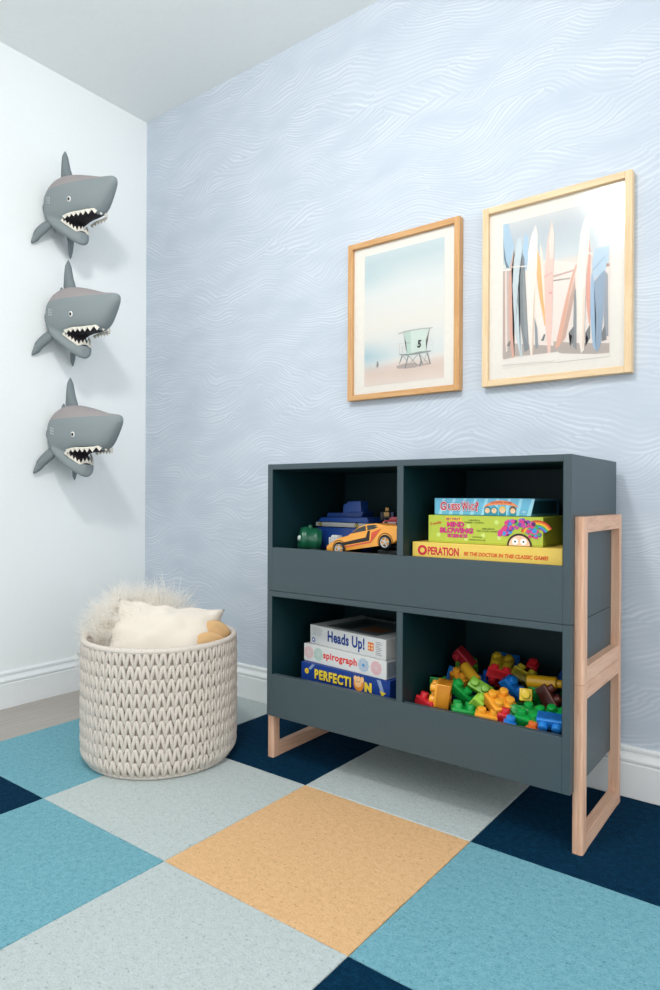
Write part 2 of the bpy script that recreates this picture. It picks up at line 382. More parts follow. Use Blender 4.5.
SURF=[
 ('edf0e8',0,[(-0.003, 0.3066), (0.1339, 0.2927), (0.1338, 0.3022), (-0.0031, 0.3165)]),
 ('f6ece4',0,[(-0.003, 0.3017), (0.1672, 0.267), (0.1685, 0.0328), (-0.0015, 0.0327)]),
 ('f6ece4',0,[(0.1527, 0.2973), (0.3063, 0.2553), (0.3075, 0.0268), (0.1541, 0.0323)]),
 ('e8ddd2',0,[(0.1673, 0.253), (0.1482, 0.254), (0.1482, 0.2577), (0.1673, 0.2577)]),
 ('c9a79c',1,[(0.1529, 0.2543), (0.2113, 0.2604), (0.2113, 0.2555), (0.1529, 0.2483)]),
 ('8d8078',1,[(0.153, 0.2413), (0.2018, 0.2387), (0.1994, 0.2352), (0.153, 0.2373)]),
 ('b99a90',0,[(-0.003, 0.2992), (0.0052, 0.2975), (0.0087, 0.0364), (-0.0015, 0.0327)]),
 ('c9b9b4',0,[(0.0103, 0.2965), (0.0215, 0.2942), (0.0253, 0.0514), (0.0153, 0.0454)]),
 ('b0a49c',0,[(-0.0016, 0.0549), (0.0176, 0.0769), (0.0775, 0.0639), (0.1684, 0.0468), (0.1685, 0.0305), (0.0874, 0.0313), (0.038, 0.0327), (0.0026, 0.0273)]),
 ('b0a49c',0,[(0.1539, 0.0623), (0.2267, 0.0474), (0.3075, 0.0363), (0.3076, 0.0101), (0.2597, 0.0115), (0.1934, 0.0174), (0.1541, 0.0348)]),
 ('a9cfe8',1,[(-0.0007, 0.4392), (0.0156, 0.4401), (0.0337, 0.3674), (0.0214, 0.304), (0.0087, 0.3067), (-0.0003, 0.375)]),
 ('4d7089',2,[(-0.0005, 0.3997), (0.0038, 0.3643), (0.0101, 0.326), (0.0194, 0.3045), (0.0103, 0.3049), (0.0029, 0.3349)]),
 ('f3e3dc',2,[(0.0062, 0.2949), (0.0113, 0.2939), (0.0152, 0.0527), (0.0101, 0.0485)]),
 ('e6a992',2,[(0.0352, 0.3573), (0.0265, 0.2957), (0.0316, 0.0994), (0.037, 0.0304), (0.03, 0.0288), (0.0205, 0.101), (0.0177, 0.2485), (0.0224, 0.3063)]),
 ('cfe2ea',3,[(0.0535, 0.392), (0.0611, 0.3563), (0.0516, 0.2906), (0.0481, 0.1942), (0.0566, 0.0958), (0.0619, 0.0283), (0.056, 0.0271), (0.0376, 0.1083), (0.0298, 0.2462), (0.0339, 0.3283), (0.0436, 0.3797)]),
 ('a5cfee',1,[(0.0683, 0.3982), (0.0767, 0.3817), (0.0762, 0.288), (0.0615, 0.2886), (0.0611, 0.3563)]),
 ('6a7680',2,[(0.0582, 0.3449), (0.0662, 0.3214), (0.0706, 0.2385), (0.0761, 0.1411), (0.0815, 0.0489), (0.0678, 0.0411), (0.0524, 0.1449), (0.0449, 0.2433), (0.0475, 0.3108)]),
 ('858d92',3,[(0.0615, 0.2886), (0.0665, 0.2779), (0.073, 0.1706), (0.0775, 0.0639), (0.0675, 0.0942), (0.0609, 0.2113)]),
 ('7d8b96',2,[(0.0974, 0.1425), (0.1063, 0.1077), (0.1095, 0.05), (0.1009, 0.0464)]),
 ('fbf6ee',4,[(0.0998, 0.4146), (0.1062, 0.3844), (0.1044, 0.2798), (0.0965, 0.1379), (0.0932, 0.0258), (0.0865, 0.0252), (0.0761, 0.1411), (0.0725, 0.2622), (0.0784, 0.3429), (0.0879, 0.3887)]),
 ('e9c9a8',5,[(0.0998, 0.2425), (0.0965, 0.1379), (0.0937, 0.0281), (0.0903, 0.0286), (0.0943, 0.1861)]),
 ('f2b969',3,[(0.105, 0.3417), (0.1138, 0.3112), (0.1225, 0.2002), (0.133, 0.1131), (0.1278, 0.1116), (0.113, 0.1924), (0.1015, 0.2804)]),
 ('fdf4e6',3,[(0.1136, 0.3589), (0.1204, 0.3288), (0.1266, 0.2374), (0.1348, 0.1318), (0.133, 0.1131), (0.123, 0.2001), (0.1138, 0.3112)]),
 ('fcf4ec',2,[(0.0987, 0.2619), (0.1106, 0.2023), (0.1302, 0.1041), (0.1304, 0.0614), (0.1112, 0.0879), (0.0991, 0.1853)]),
 ('f8cdc1',5,[(0.1473, 0.4171), (0.1546, 0.373), (0.1539, 0.3167), (0.1512, 0.2233), (0.149, 0.1013), (0.1448, 0.0241), (0.1382, 0.0249), (0.1291, 0.1327), (0.1265, 0.2516), (0.1336, 0.3496)]),
 ('fbe4d8',6,[(0.1473, 0.4171), (0.1546, 0.373), (0.1526, 0.3029), (0.1423, 0.3051), (0.1392, 0.3577)]),
 ('f0a0a0',7,[(0.1256, 0.2566), (0.1491, 0.2651), (0.1491, 0.2623), (0.1256, 0.2532)]),
 ('ee8f96',7,[(0.14, 0.2074), (0.1484, 0.2087), (0.1485, 0.2026), (0.141, 0.2025)]),
 ('555b60',6,[(0.1171, 0.069), (0.1265, 0.088), (0.1303, 0.0851), (0.1256, 0.0678)]),
 ('6b6660',5,[(0.0126, 0.0678), (0.0216, 0.0822), (0.0257, 0.0797), (0.0227, 0.0654)]),
 ('e8ab90',3,[(0.2169, 0.2764), (0.2189, 0.2686), (0.202, 0.1983), (0.1737, 0.0497), (0.161, 0.0389), (0.159, 0.0467), (0.1829, 0.1573), (0.2042, 0.2422)]),
 ('caa190',2,[(0.2138, 0.2403), (0.2154, 0.1959), (0.1882, 0.0675), (0.1737, 0.0497), (0.1974, 0.1696)]),
 ('7b8288',2,[(0.2116, 0.1966), (0.2182, 0.2051), (0.2192, 0.0288), (0.2086, 0.04)]),
 ('5f666b',3,[(0.1969, 0.081), (0.2112, 0.0986), (0.2124, 0.0542), (0.2009, 0.042), (0.2075, 0.0696)]),
 ('f9f4ea',5,[(0.2505, 0.417), (0.2544, 0.387), (0.2525, 0.3149), (0.2446, 0.2196), (0.2407, 0.0746), (0.24, 0.0261), (0.2316, 0.0175), (0.2218, 0.0774), (0.2173, 0.1955), (0.2207, 0.2731), (0.2288, 0.3592), (0.239, 0.3957)]),
 ('eb9a84',4,[(0.2528, 0.3438), (0.2563, 0.2995), (0.2559, 0.1884), (0.2565, 0.0916), (0.2527, 0.1019), (0.2459, 0.1515), (0.2427, 0.2297), (0.2479, 0.3062)]),
 ('f6ddca',6,[(0.2363, 0.192), (0.2409, 0.2106), (0.239, 0.036), (0.2344, 0.0268)]),
 ('5d6469',4,[(0.2435, 0.0742), (0.2564, 0.0965), (0.2566, 0.0578), (0.2437, 0.0353), (0.2525, 0.0559)]),
 ('dfe9ec',1,[(0.2933, 0.4036), (0.299, 0.3616), (0.2975, 0.3048), (0.2774, 0.3093), (0.2853, 0.3745)]),
 ('b3d5ec',4,[(0.2673, 0.3058), (0.2947, 0.3073), (0.306, 0.3029), (0.3049, 0.2651), (0.2951, 0.2385), (0.2641, 0.2207), (0.2602, 0.2649)]),
 ('8fb4cf',5,[(0.2958, 0.2813), (0.2967, 0.2773), (0.2621, 0.2452), (0.2612, 0.2502)]),
 ('93bde0',4,[(0.2603, 0.2456), (0.266, 0.2155), (0.2739, 0.1178), (0.279, 0.0186), (0.2716, 0.0181), (0.2642, 0.0326), (0.2563, 0.1207), (0.2568, 0.2076)]),
 ('7f9fbd',5,[(0.2951, 0.2433), (0.2953, 0.2003), (0.2912, 0.115), (0.2853, 0.0393), (0.279, 0.0186), (0.2716, 0.0181), (0.272, 0.1181), (0.266, 0.2155)]),
 ('8c94a2',3,[(0.2951, 0.2385), (0.3033, 0.2273), (0.3051, 0.0557), (0.2961, 0.057), (0.2921, 0.1149)]),
 ('5f656b',5,[(0.2869, 0.0678), (0.2959, 0.0904), (0.3006, 0.0468), (0.2871, 0.0439)]),
 ('fbf8f4',7,[(-0.003, 0.3027), (0.0265, 0.2996), (0.0265, 0.2947), (-0.003, 0.2977)]),
 ('fbf4ee',7,[(0.0265, 0.3064), (0.0737, 0.2996), (0.0737, 0.2957), (0.0265, 0.3025)]),
 ('fbf4ee',7,[(0.2422, 0.3084), (0.2628, 0.2933), (0.2619, 0.2887), (0.2413, 0.3038)]),
 ('b08070',6,[(0.2986, 0.2588), (0.3067, 0.2571), (0.3068, 0.2494), (0.2987, 0.2502)]),
 ('f3efe8',7,[(-0.0015, 0.0278), (0.1685, 0.0305), (0.1686, 0.0047), (-0.0014, 0.0105)]),
 ('f3efe8',7,[(0.1541, 0.0273), (0.3076, 0.0054), (0.3077, -0.0113), (0.1543, -0.0001)]),
]
TOWER=[
 ('a99c98',1,[(0.1286, 0.0571), (0.1668, 0.0628), (0.1957, 0.0619), (0.2185, 0.0517), (0.2043, 0.0445), (0.1669, 0.045), (0.1346, 0.0487)]),
 ('b5a49e',1,[(0.21, 0.0552), (0.2577, 0.0533), (0.2591, 0.0489), (0.2185, 0.0467)]),
 ('5f6a6c',2,[(0.1505, 0.0908), (0.1549, 0.0884), (0.1462, 0.0704), (0.141, 0.062), (0.1398, 0.063)]),
 ('5f6a6c',2,[(0.1739, 0.0873), (0.1782, 0.0858), (0.1711, 0.0648), (0.1645, 0.0453), (0.1616, 0.0461)]),
 ('7f8889',2,[(0.1564, 0.087), (0.1585, 0.0878), (0.174, 0.067), (0.1726, 0.0657)]),
 ('7f8889',2,[(0.1783, 0.0843), (0.18, 0.0851), (0.2157, 0.047), (0.2134, 0.0462)]),
 ('7f8889',2,[(0.2098, 0.0866), (0.2121, 0.0856), (0.187, 0.0629), (0.1847, 0.0642)]),
 ('5f6a6c',2,[(0.2154, 0.0884), (0.22, 0.0878), (0.2312, 0.0522), (0.227, 0.0517)]),
 ('7f8889',2,[(0.2226, 0.0812), (0.2242, 0.082), (0.2521, 0.0527), (0.2505, 0.0514)]),
 ('8f9899',2,[(0.2436, 0.0861), (0.2453, 0.0849), (0.2354, 0.0572), (0.2331, 0.0574)]),
 ('5f6a6c',2,[(0.245, 0.0884), (0.2497, 0.0878), (0.2604, 0.0505), (0.2563, 0.0492)]),
 ('5f6a6c',2,[(0.224, 0.071), (0.2274, 0.0706), (0.2213, 0.0463), (0.2171, 0.0456)]),
 ('b9d8cd',2,[(0.1574, 0.1684), (0.1841, 0.17), (0.185, 0.1618), (0.1912, 0.0915), (0.171, 0.0915), (0.1678, 0.1313), (0.1634, 0.1421)]),
 ('d3e8df',2,[(0.1841, 0.17), (0.2556, 0.1676), (0.2516, 0.1521), (0.2428, 0.131), (0.2424, 0.0937), (0.1869, 0.092)]),
 ('9fb3ad',3,[(0.1678, 0.1326), (0.1852, 0.1302), (0.1852, 0.1276), (0.1684, 0.1299)]),
 ('7b8a88',4,[(0.1387, 0.0964), (0.1782, 0.0931), (0.2182, 0.0956), (0.2616, 0.0937), (0.2602, 0.0901), (0.2183, 0.088), (0.1724, 0.0875), (0.1491, 0.091)]),
 ('9a9ea0',4,[(0.1354, 0.167), (0.1603, 0.171), (0.1835, 0.1716), (0.2178, 0.1721), (0.2667, 0.1682), (0.2659, 0.1658), (0.2235, 0.1687), (0.1864, 0.1687), (0.1603, 0.1669), (0.1398, 0.1648)]),
 ('8d6f6c',3,[(0.2543, 0.1653), (0.2565, 0.165), (0.245, 0.1294), (0.2428, 0.1297)]),
 ('c9d2d2',3,[(0.1305, 0.1339), (0.1317, 0.1337), (0.1337, 0.1001), (0.1325, 0.1002)]),
 ('c9b9b9',3,[(0.1406, 0.1325), (0.1423, 0.1322), (0.1437, 0.0975), (0.142, 0.0978)]),
 ('b9b0b0',3,[(0.1513, 0.1183), (0.1533, 0.118), (0.1543, 0.0975), (0.1525, 0.0977)]),
 ('c9d2d2',3,[(0.1311, 0.1338), (0.1635, 0.1314), (0.1635, 0.1301), (0.1311, 0.1322)]),
 ('b9b0b0',3,[(0.1512, 0.1195), (0.1679, 0.1191), (0.1679, 0.1176), (0.1513, 0.118)]),
 ('b5827a',4,[(0.1624, 0.113), (0.1644, 0.1132), (0.1642, 0.1064), (0.163, 0.1065)]),
 ('d9dddd',3,[(0.2544, 0.1306), (0.2696, 0.1284), (0.2697, 0.1272), (0.2545, 0.1293)]),
 ('d9dddd',3,[(0.2545, 0.1144), (0.2684, 0.1126), (0.2684, 0.1113), (0.2545, 0.1132)]),
 ('d9dddd',3,[(0.2669, 0.1288), (0.2688, 0.1286), (0.2674, 0.0855), (0.2652, 0.0858)]),
]

FIGURE=[
 ('8f8f92',3,[(0.0525, 0.0828), (0.0571, 0.0822), (0.0598, 0.0691), (0.0565, 0.0611), (0.0506, 0.0618), (0.0545, 0.0697)]),
]
# ------------------------------------------------------------------ cabinet: two stacked open bin units on beech side frames
X0, X1, YF, YB = 1.1495, 2.0625, -.4375, -.0395
PT = .0185   # panel thickness
XD0, XD1 = 1.6095, 1.6275
def unit(z0, z1, lip_top, bay_floor, fz0, fz1, label):
    t = thing('storage_bin_unit', label, 'cabinet', (X0, YF, z0), group='stacked open storage units')
    W = X1-X0; D = YB-YF; Hh = z1-z0
    b = .0008
    P = lambda n, *a, m=M_PAINT: obj(n, box(*a, bevel=b, seg=1), m, t)
    P('side_panel', 0, PT, 0, D, 0, Hh); P('side_panel', W-PT, W, 0, D, 0, Hh)
    P('top_panel', PT, W-PT, 0, D, Hh-.016, Hh)
    P('bottom_panel', PT, W-PT, .0185, D, 0, .016)
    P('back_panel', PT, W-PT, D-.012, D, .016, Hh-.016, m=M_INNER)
    P('divider', XD0-X0, XD1-X0, .0, D-.012, lip_top-z0, Hh-.016)
    P('divider_base', XD0-X0, XD1-X0, .0185, D-.012, .016, lip_top-z0)
    P('front_lip', PT, W-PT, 0, .0185, 0, lip_top-z0)
    for a, c in ((PT, XD0-X0), (XD1-X0, W-PT)):
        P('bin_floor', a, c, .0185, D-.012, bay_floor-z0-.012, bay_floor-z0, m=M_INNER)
        # thin darker sheets, painting the shade inside each bay
        e = .0012
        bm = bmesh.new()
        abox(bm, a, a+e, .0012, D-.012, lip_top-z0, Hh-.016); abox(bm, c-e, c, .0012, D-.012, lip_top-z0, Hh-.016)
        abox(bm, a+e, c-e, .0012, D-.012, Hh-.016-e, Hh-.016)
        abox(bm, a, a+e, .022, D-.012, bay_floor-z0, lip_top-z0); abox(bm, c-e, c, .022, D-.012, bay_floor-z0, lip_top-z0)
        obj('bay_shade_lining', bm, M_INNER, t)
    # beech side frames, one each side
    yl0, yl1 = -.4112-YF, -.060-YF
    for s in (0, 1):
        xa, xb = (W-.0043, W+.0203) if s else (-.0203, .0043)
        za, zb = fz0-z0, fz1-z0
        def post(ya, yb, front):
            bm = bmesh.new(); NS = 14
            for side_ in (0,):
                rows = []
                for k in range(NS+1):
                    v = k/NS; z = za+(zb-za)*v
                    # posts swell gently into the rails at both ends
                    sw = .0055*(abs(2*v-1)**6)
                    y_a, y_b = (ya, yb+sw) if front else (ya-sw, yb)
                    rows.append([bm.verts.new(p) for p in ((xa, y_a, z), (xb, y_a, z), (xb, y_b, z), (xa, y_b, z))])
                for A, B in zip(rows, rows[1:]):
                    for q in range(4): bm.faces.new((A[q], A[(q+1)%4], B[(q+1)%4], B[q]))
                bm.faces.new(rows[0][::-1]); bm.faces.new(rows[-1])
            bmesh.ops.recalc_face_normals(bm, faces=bm.faces)
            ed = [e for e in bm.edges if abs(e.verts[0].co.z-e.verts[1].co.z) > .005 and
                  ((e.verts[0].co.y < ya+.0001 and e.verts[1].co.y < ya+.0001) if front else (e.verts[0].co.y > yb-.0001 and e.verts[1].co.y > yb-.0001))]
            bmesh.ops.bevel(bm, geom=ed, offset=.006, segments=4, profile=.5, affect='EDGES')
            return obj('frame_post', bm, M_BEECH_Z, t, smooth='auto')
        post(yl0, yl0+.029, True); post(yl1-.029, yl1, False)
        r = .037
        for zz in (za, zb-r):
            obj('frame_rail', box(xa+.0002, xb-.0002, yl0+.0292, yl1-.0292, zz, zz+r, bevel=.0015), M_BEECH_Y, t)
    return t
unit(.1404, .5236, .2684, .232, 0.0, .3858, 'lower open slate teal bin unit with beech legs standing on the carpet')
unit(.5248, .9110, .6567, .6375, .3866, .7688, 'upper open slate teal bin unit stacked on the lower one')

# ------------------------------------------------------------------ framed pictures
def wash(c, k=.30):
    a = [int(c[i:i+2], 16) for i in (0, 2, 4)]; b = (236, 232, 226)
    return '%02x%02x%02x' % tuple(int(x*(1-k)+y*k) for x, y in zip(a, b))
def surfaces(polys, parent, name, y0, W, Hh):
    cols = sorted({c for c, l, p in polys}); mats = [plain(wash(c), .6, .2) for c in cols]
    bm = bmesh.new()
    for k, (c, l, p) in enumerate(polys):
        pp = [(min(max(x, 0), W), y0 - .00012*l - .0000035*k, min(max(z, 0), Hh)) for x, z in p]
        try: apoly(bm, pp, cols.index(c))
        except ValueError: pass
    me = bpy.data.meshes.new(name)
    bmesh.ops.triangulate(bm, faces=bm.faces)
    bm.to_mesh(me); bm.free()
    for m in mats: me.materials.append(m)
    o = bpy.data.objects.new(name, me); C.objects.link(o); o.parent = parent
    return o
def picture(x0, z0, W, Hh, mx, mz, pw, ph, matx, matz, label, kind):
    D = .028; fw = .019
    t = thing('framed_picture', label, 'picture', (x0, -.0005, z0))
    obj('frame_side', box(0, fw, -D, 0, 0, Hh, bevel=.0012), matz, t); obj('frame_side', box(W-fw, W, -D, 0, 0, Hh, bevel=.0012), matz, t)
    obj('frame_side', box(fw, W-fw, -D, 0, 0, fw, bevel=.0012), matx, t); obj('frame_side', box(fw, W-fw, -D, 0, Hh-fw, Hh, bevel=.0012), matx, t)
    obj('mat_board', box(fw, W-fw, -.014, -.004, fw, Hh-fw), plain('f1eee7', .8, .1), t)
    # printed sheet with its gradients
    g = NT('beach_print_'+kind)
    tc = g.n('ShaderNodeTexCoord'); sp = g.n('ShaderNodeSeparateXYZ'); g.l(tc.outputs['Object'], sp.inputs[0])
    nz = g.noise(tc.outputs['Object'], 9, 3)
    h = g.math('ADD', g.math('DIVIDE', sp.outputs[2], ph), g.math('MULTIPLY', g.math('SUBTRACT', nz, .5), .05))
    if kind == 'tower':
        sky = g.ramp(h, [(.0, 'e6dad2'), (.09, 'e0d0c6'), (.135, 'e3d5cd'), (.165, 'e6e3de'), (.20, 'dde3e3'), (.45, 'e8e6e0'), (.72, 'e2e6e5'), (.93, 'cbd8db'), (1., 'd0dcdf')])
        u = g.math('DIVIDE', sp.outputs[0], pw)
        f1 = g.math('SUBTRACT', 1., g.math('MULTIPLY', u, 2.2), clamp=True)                 # sea haze at the left, above the horizon
        b1 = g.math('SUBTRACT', 1., g.math('ABSOLUTE', g.math('MULTIPLY', g.math('SUBTRACT', h, .225), 8.)), clamp=True)
        c = g.mix(g.math('MULTIPLY', f1, b1), sky, lin('b2cdd5'))
        b2 = g.math('SUBTRACT', 1., g.math('ABSOLUTE', g.math('MULTIPLY', g.math('SUBTRACT', h, .84), 6.)), clamp=True)
        c = g.mix(g.math('MULTIPLY', g.math('MULTIPLY', f1, b2), .6), c, lin('b9d2d7'))
    else:
        c = g.ramp(h, [(.0, 'e6e2db'), (.13, 'e6e0d9'), (.3, 'e8dfd7'), (.66, 'e6dfd7'), (.70, 'd6dddf'), (.80, 'c9d3d7'), (.90, 'cad1d6'), (1., 'dadddd')])
    g.base(c); g.rough(.7, .15)
    p = obj('print', box(0, pw, -.0146, -.0138, 0, ph), g.m, t); p.location = (mx, 0, mz)
    art = surfaces(SURF if kind == 'boards' else TOWER, p, 'printed_surfboards' if kind == 'boards' else 'printed_lifeguard_tower', -.0148, pw, ph)
    if kind == 'tower': surfaces(FIGURE, p, 'printed_figure', -.0149, pw, ph)
    if kind == 'tower':
        bm = bmesh.new(); atext(bm, '5', .2176, .1210, .0145, .0255, -.0156, 0, bold=.05, shear=.1)
        obj('printed_number', bm, plain('3c4145', .6, .2), p)
    # glazing
    gg = NT('picture_glass'); nt = gg.t
    tr_ = gg.n('ShaderNodeBsdfTransparent'); gl = gg.n('ShaderNodeBsdfGlossy'); gl.inputs['Roughness'].default_value = .12
    fr = gg.n('ShaderNodeFresnel'); fr.inputs['IOR'].default_value = 1.45
    mx_ = gg.n('ShaderNodeMixShader'); gg.l(fr.outputs[0], mx_.inputs[0]); gg.l(tr_.outputs[0], mx_.inputs[1]); gg.l(gl.outputs[0], mx_.inputs[2])
    gg.l(mx_.outputs[0], nt.nodes['Material Output'].inputs['Surface'])
    bm = bmesh.new(); apoly(bm, [(fw, -.0175, fw), (W-fw, -.0175, fw), (W-fw, -.0175, Hh-fw), (fw, -.0175, Hh-fw)])
    obj('glazing', bm, gg.m, t)
picture(1.1605, 1.153, .430, .552, .0635, .047, .3075, .456, M_OAK_X, M_OAK_Z,
        'oak framed beach print of a pale green lifeguard tower numbered 5', 'tower')
picture(1.667, 1.154, .4295, .549, .062, .052, .309, .440, M_PALE_X, M_PALE_Z,
        'pale wood framed beach print of leaning surfboards, the right hand picture', 'boards')
# ------------------------------------------------------------------ board games
def game(x0, y0, x1, y1, z0, z1, depth, face, label, group, printer, sidecol=None, topcol=None, name='board_game_box'):
    """front lower edge runs from (x0,y0) to (x1,y1); local x along it, local y into the bay"""
    W = math.hypot(x1-x0, y1-y0); a = math.atan2(y1-y0, x1-x0)
    t = thing(name, label, 'board game', (x0, y0, z0), (0, 0, a), group)
    Hh = z1-z0-.0006
    split = Hh*.12
    obj('box_base', box(.0012, W-.0012, .0012, depth-.0012, 0, Hh-.003), plain(sidecol or face, .45, .4), t)
    lid = obj('box_lid', box(0, W, 0, depth, split*.35, Hh, bevel=.0008, seg=1), [plain(face, .35, .4)], t)
    if topcol:
        bm = bmesh.new(); apoly(bm, [(.002, .002, Hh+.0002), (W-.002, .002, Hh+.0002), (W-.002, depth-.002, Hh+.0002), (.002, depth-.002, Hh+.0002)])
        obj('lid_artwork', bm, plain(topcol, .35, .4), t)
    printer(t, W, Hh)
    return t
def P(cols): return [plain(c, .4, .35) for c in cols]

def pr_operation(t, W, Hh):
    bm = bmesh.new(); z = .034
    atext(bm, 'O', .030, z, .028, .027, -.0004, 0, .05, spacing=1)
    atext(bm, 'PERATION', .0905, z-.0005, .089, .0215, -.0004, 0, .035, spacing=1.0)
    obj('title_lettering', bm, P(['d22c40']), t)
    bm = bmesh.new(); atext(bm, 'BE THE DOCTOR IN THIS CLASSIC GAME!', .256, z-.003, .215, .0100, -.0004, 0, .045, shear=.2)
    obj('tagline_lettering', bm, P(['e0622c']), t)
game(1.6345, -.3980, 2.0305, -.3980, .6378, .6935, .255, 'f0cf62', 'long yellow board game box with red lettering, bottom of the upper right stack', 'board games stacked in the upper right bay', pr_operation)

def pr_mind(t, W, Hh):
    y = -.0004
    bm = bmesh.new()
    ms = P(['f2c23c', '7a2d70', 'e0437f', 'c8352f', '4b5a2c', 'f3c7a6', '3b2a24', 'ffffff', '7a4fae', '3f9ad8', 'f08a2c', 'e8e06a', 'd1499c', '4bb05a', 'cfe27c', '5b2a6a'])
    apoly(bm, [(.050, y, .058), (.096, y, .056), (.096, y, .0665), (.050, y, .0675)], 0)
    atext(bm, 'MY FIRST', .073, .062, .040, .0065, y-.0002, 1, .02)
    for dx, mi, b in ((0, 1, .075), (0, 2, .03)):
        yy = y-.0003-(.0002 if mi == 2 else 0)
        atext(bm, 'MIND', .079, .0480, .050, .0140, yy, mi, b)
        atext(bm, 'BLOWING', .081, .0325, .094, .0150, yy, mi, b)
        atext(bm, 'SCIENCE', .084, .0185, .056, .0098, yy, mi, b)
    atext(bm, 'Totally', .022, .049, .034, .009, y-.0003, 3, .02, rot=.22)
    for s_, x_, z_ in (('LEARN', .130, .060), ('THE MOST COLORFUL', .130, .054), ('AMAZING', .168, .039), ('FIZZY COLOR CHANGING', .168, .033), ('WOW!', .139, .017), ('HANDS-ON LAB', .139, .010)):
        w_ = .02+.0022*len(s_)*.9
        atext(bm, s_, x_, z_, w_, .0040, y-.0003, 4, .01)
    for q in ((.115, .044), (.155, .022), (.19, .056), (.197, .018), (.030, .020), (.108, .012)): disc(bm, q[0], q[1], .006, y-.0001, 14, 12)
    # rainbow and curly multicoloured hair over a child's forehead and wide eyes
    for k, mi in enumerate((3, 10, 0, 13, 9, 8)):
        r1 = .042-.0035*k; n = 14; cxx, czz = .292, .022
        A = [(cxx+r1*math.cos(t_), y-.0001-.00003*k, czz+r1*math.sin(t_)) for t_ in [PI*.18+PI*.72*q/n for q in range(n+1)]]
        B = [(cxx+(r1-.0035)*math.cos(t_), y-.0001-.00003*k, czz+(r1-.0035)*math.sin(t_)) for t_ in [PI*.18+PI*.72*q/n for q in range(n+1)]]
        for i in range(n): apoly(bm, [A[i], A[i+1], B[i+1], B[i]], mi)
    random.seed(5)
    for k in range(90):
        a = PI*(-.02+1.02*random.random()); rr = .022+.022*random.random()
        x_ = .248+rr*1.15*math.cos(a); z_ = .022+rr*.95*math.sin(a)+.003
        disc(bm, x_, min(z_, .062), .0038+.003*random.random(), y-.0004-.00001*k, [12, 8, 2, 9, 13, 12, 2, 15][k % 8], 10)
    apoly(bm, [(.218+.062*.5*(1+math.cos(t_)), y-.0016, .0005+.030*math.sin(t_)) for t_ in [PI*q/14 for q in range(15)]], 6)
    apoly(bm, [(.2225+.053*.5*(1+math.cos(t_)), y-.0018, .0005+.025*math.sin(t_)) for t_ in [PI*q/14 for q in range(15)]], 5)
    for ex in (.2385, .2595):
        disc(bm, ex, .0105, .0080, y-.0020, 7, 14); disc(bm, ex, .0105, .0026, y-.0022, 6, 10)
    obj('lid_print', bm, ms, t)
game(1.6725, -.3800, 1.9790, -.3790, .6937, .7655, .235, 'b9c846', 'lime green science kit box in the middle of the upper right stack', 'board games stacked in the upper right bay', pr_mind)

def pr_guess(t, W, Hh):
    y = -.0004; bm = bmesh.new()
    ms = P(['ffffff', 'c63a4c', 'f0955c', '2f8fa8', 'f2c9a2', 'e9c04c', '6b4a2c', '9fd6ea', '20788a', '27407a'])
    for k in range(9):
        x = .012+.03*k; apoly(bm, [(x, y+.0001, 0.001), (x+.010, y+.0001, .001), (x+.020, y+.0001, Hh-.001), (x+.012, y+.0001, Hh-.001)], 7)
    for ch, cx_, w_, h_, dz in (('G', .026, .017, .023, .001), ('UESS', .057, .036, .017, -.001), ('W', .088, .019, .023, .001), ('HO', .1075, .017, .017, -.001), ('?', .1215, .009, .025, .001)):
        atext(bm, ch, cx_, .022+dz, w_*1.10+.0022, h_+.0050, y-.0001, 9, .11)
        atext(bm, ch, cx_, .022+dz, w_*1.05+.0010, h_+.0026, y-.0003, 0, .07)
        atext(bm, ch, cx_, .022+dz, w_, h_, y-.0005, 1, .035)
    for k, (x, hair) in enumerate(((.150, 8), (.168, 3), (.190, 5), (.217, 6))):
        apoly(bm, [(x-.009, y-.0001, .001), (x+.009, y-.0001, .001), (x+.009, y-.0001, .020), (x-.009, y-.0001, .020)], 3)
        disc(bm, x, .0160, .0086, y-.0003, hair, 16); disc(bm, x, .0130, .0068, y-.0005, 4, 16)
        for e in (-.0018, .0018): disc(bm, x+e, .0155, .0008, y-.0007, 6, 6)
    n = 16
    A = [(.186+.050*math.cos(q), y-.0006, .010+.029*math.sin(q)) for q in [PI*(.12+.76*i/n) for i in range(n+1)]]
    B = [(.186+.050*math.cos(q), y-.0006, .016+.029*math.sin(q)*.42) for q in [PI*(.12+.76*i/n) for i in range(n+1)]]
    for i in range(n):
        q_ = [A[i], A[i+1], B[i+1], B[i]]; apoly(bm, [(a[0], a[1], min(a[2], Hh-.002)) for a in q_], 2)
    atext(bm, 'ORIGINAL GAME', .186, .0325, .056, .0056, y-.0008, 1, .02, arc=.002)
    obj('lid_print', bm, ms, t)
    bm = bmesh.new(); atext(bm, '6+', .246, .011, .008, .004, y-.0003, 0, .02); obj('age_mark', bm, ms, t)
    bm = bmesh.new(); apoly(bm, [(W+.0004, .006, .006), (W+.0004, .19, .006), (W+.0004, .19, Hh-.006), (W+.0004, .006, Hh-.006)])
    obj('end_panel_print', bm, plain('1d5a72', .4, .35), t)
game(1.6800, -.3600, 1.9430, -.3600, .7658, .8105, .215, '6cb8d8', 'light blue board game box with cartoon faces, on top of the upper right stack', 'board games stacked in the upper right bay', pr_guess)

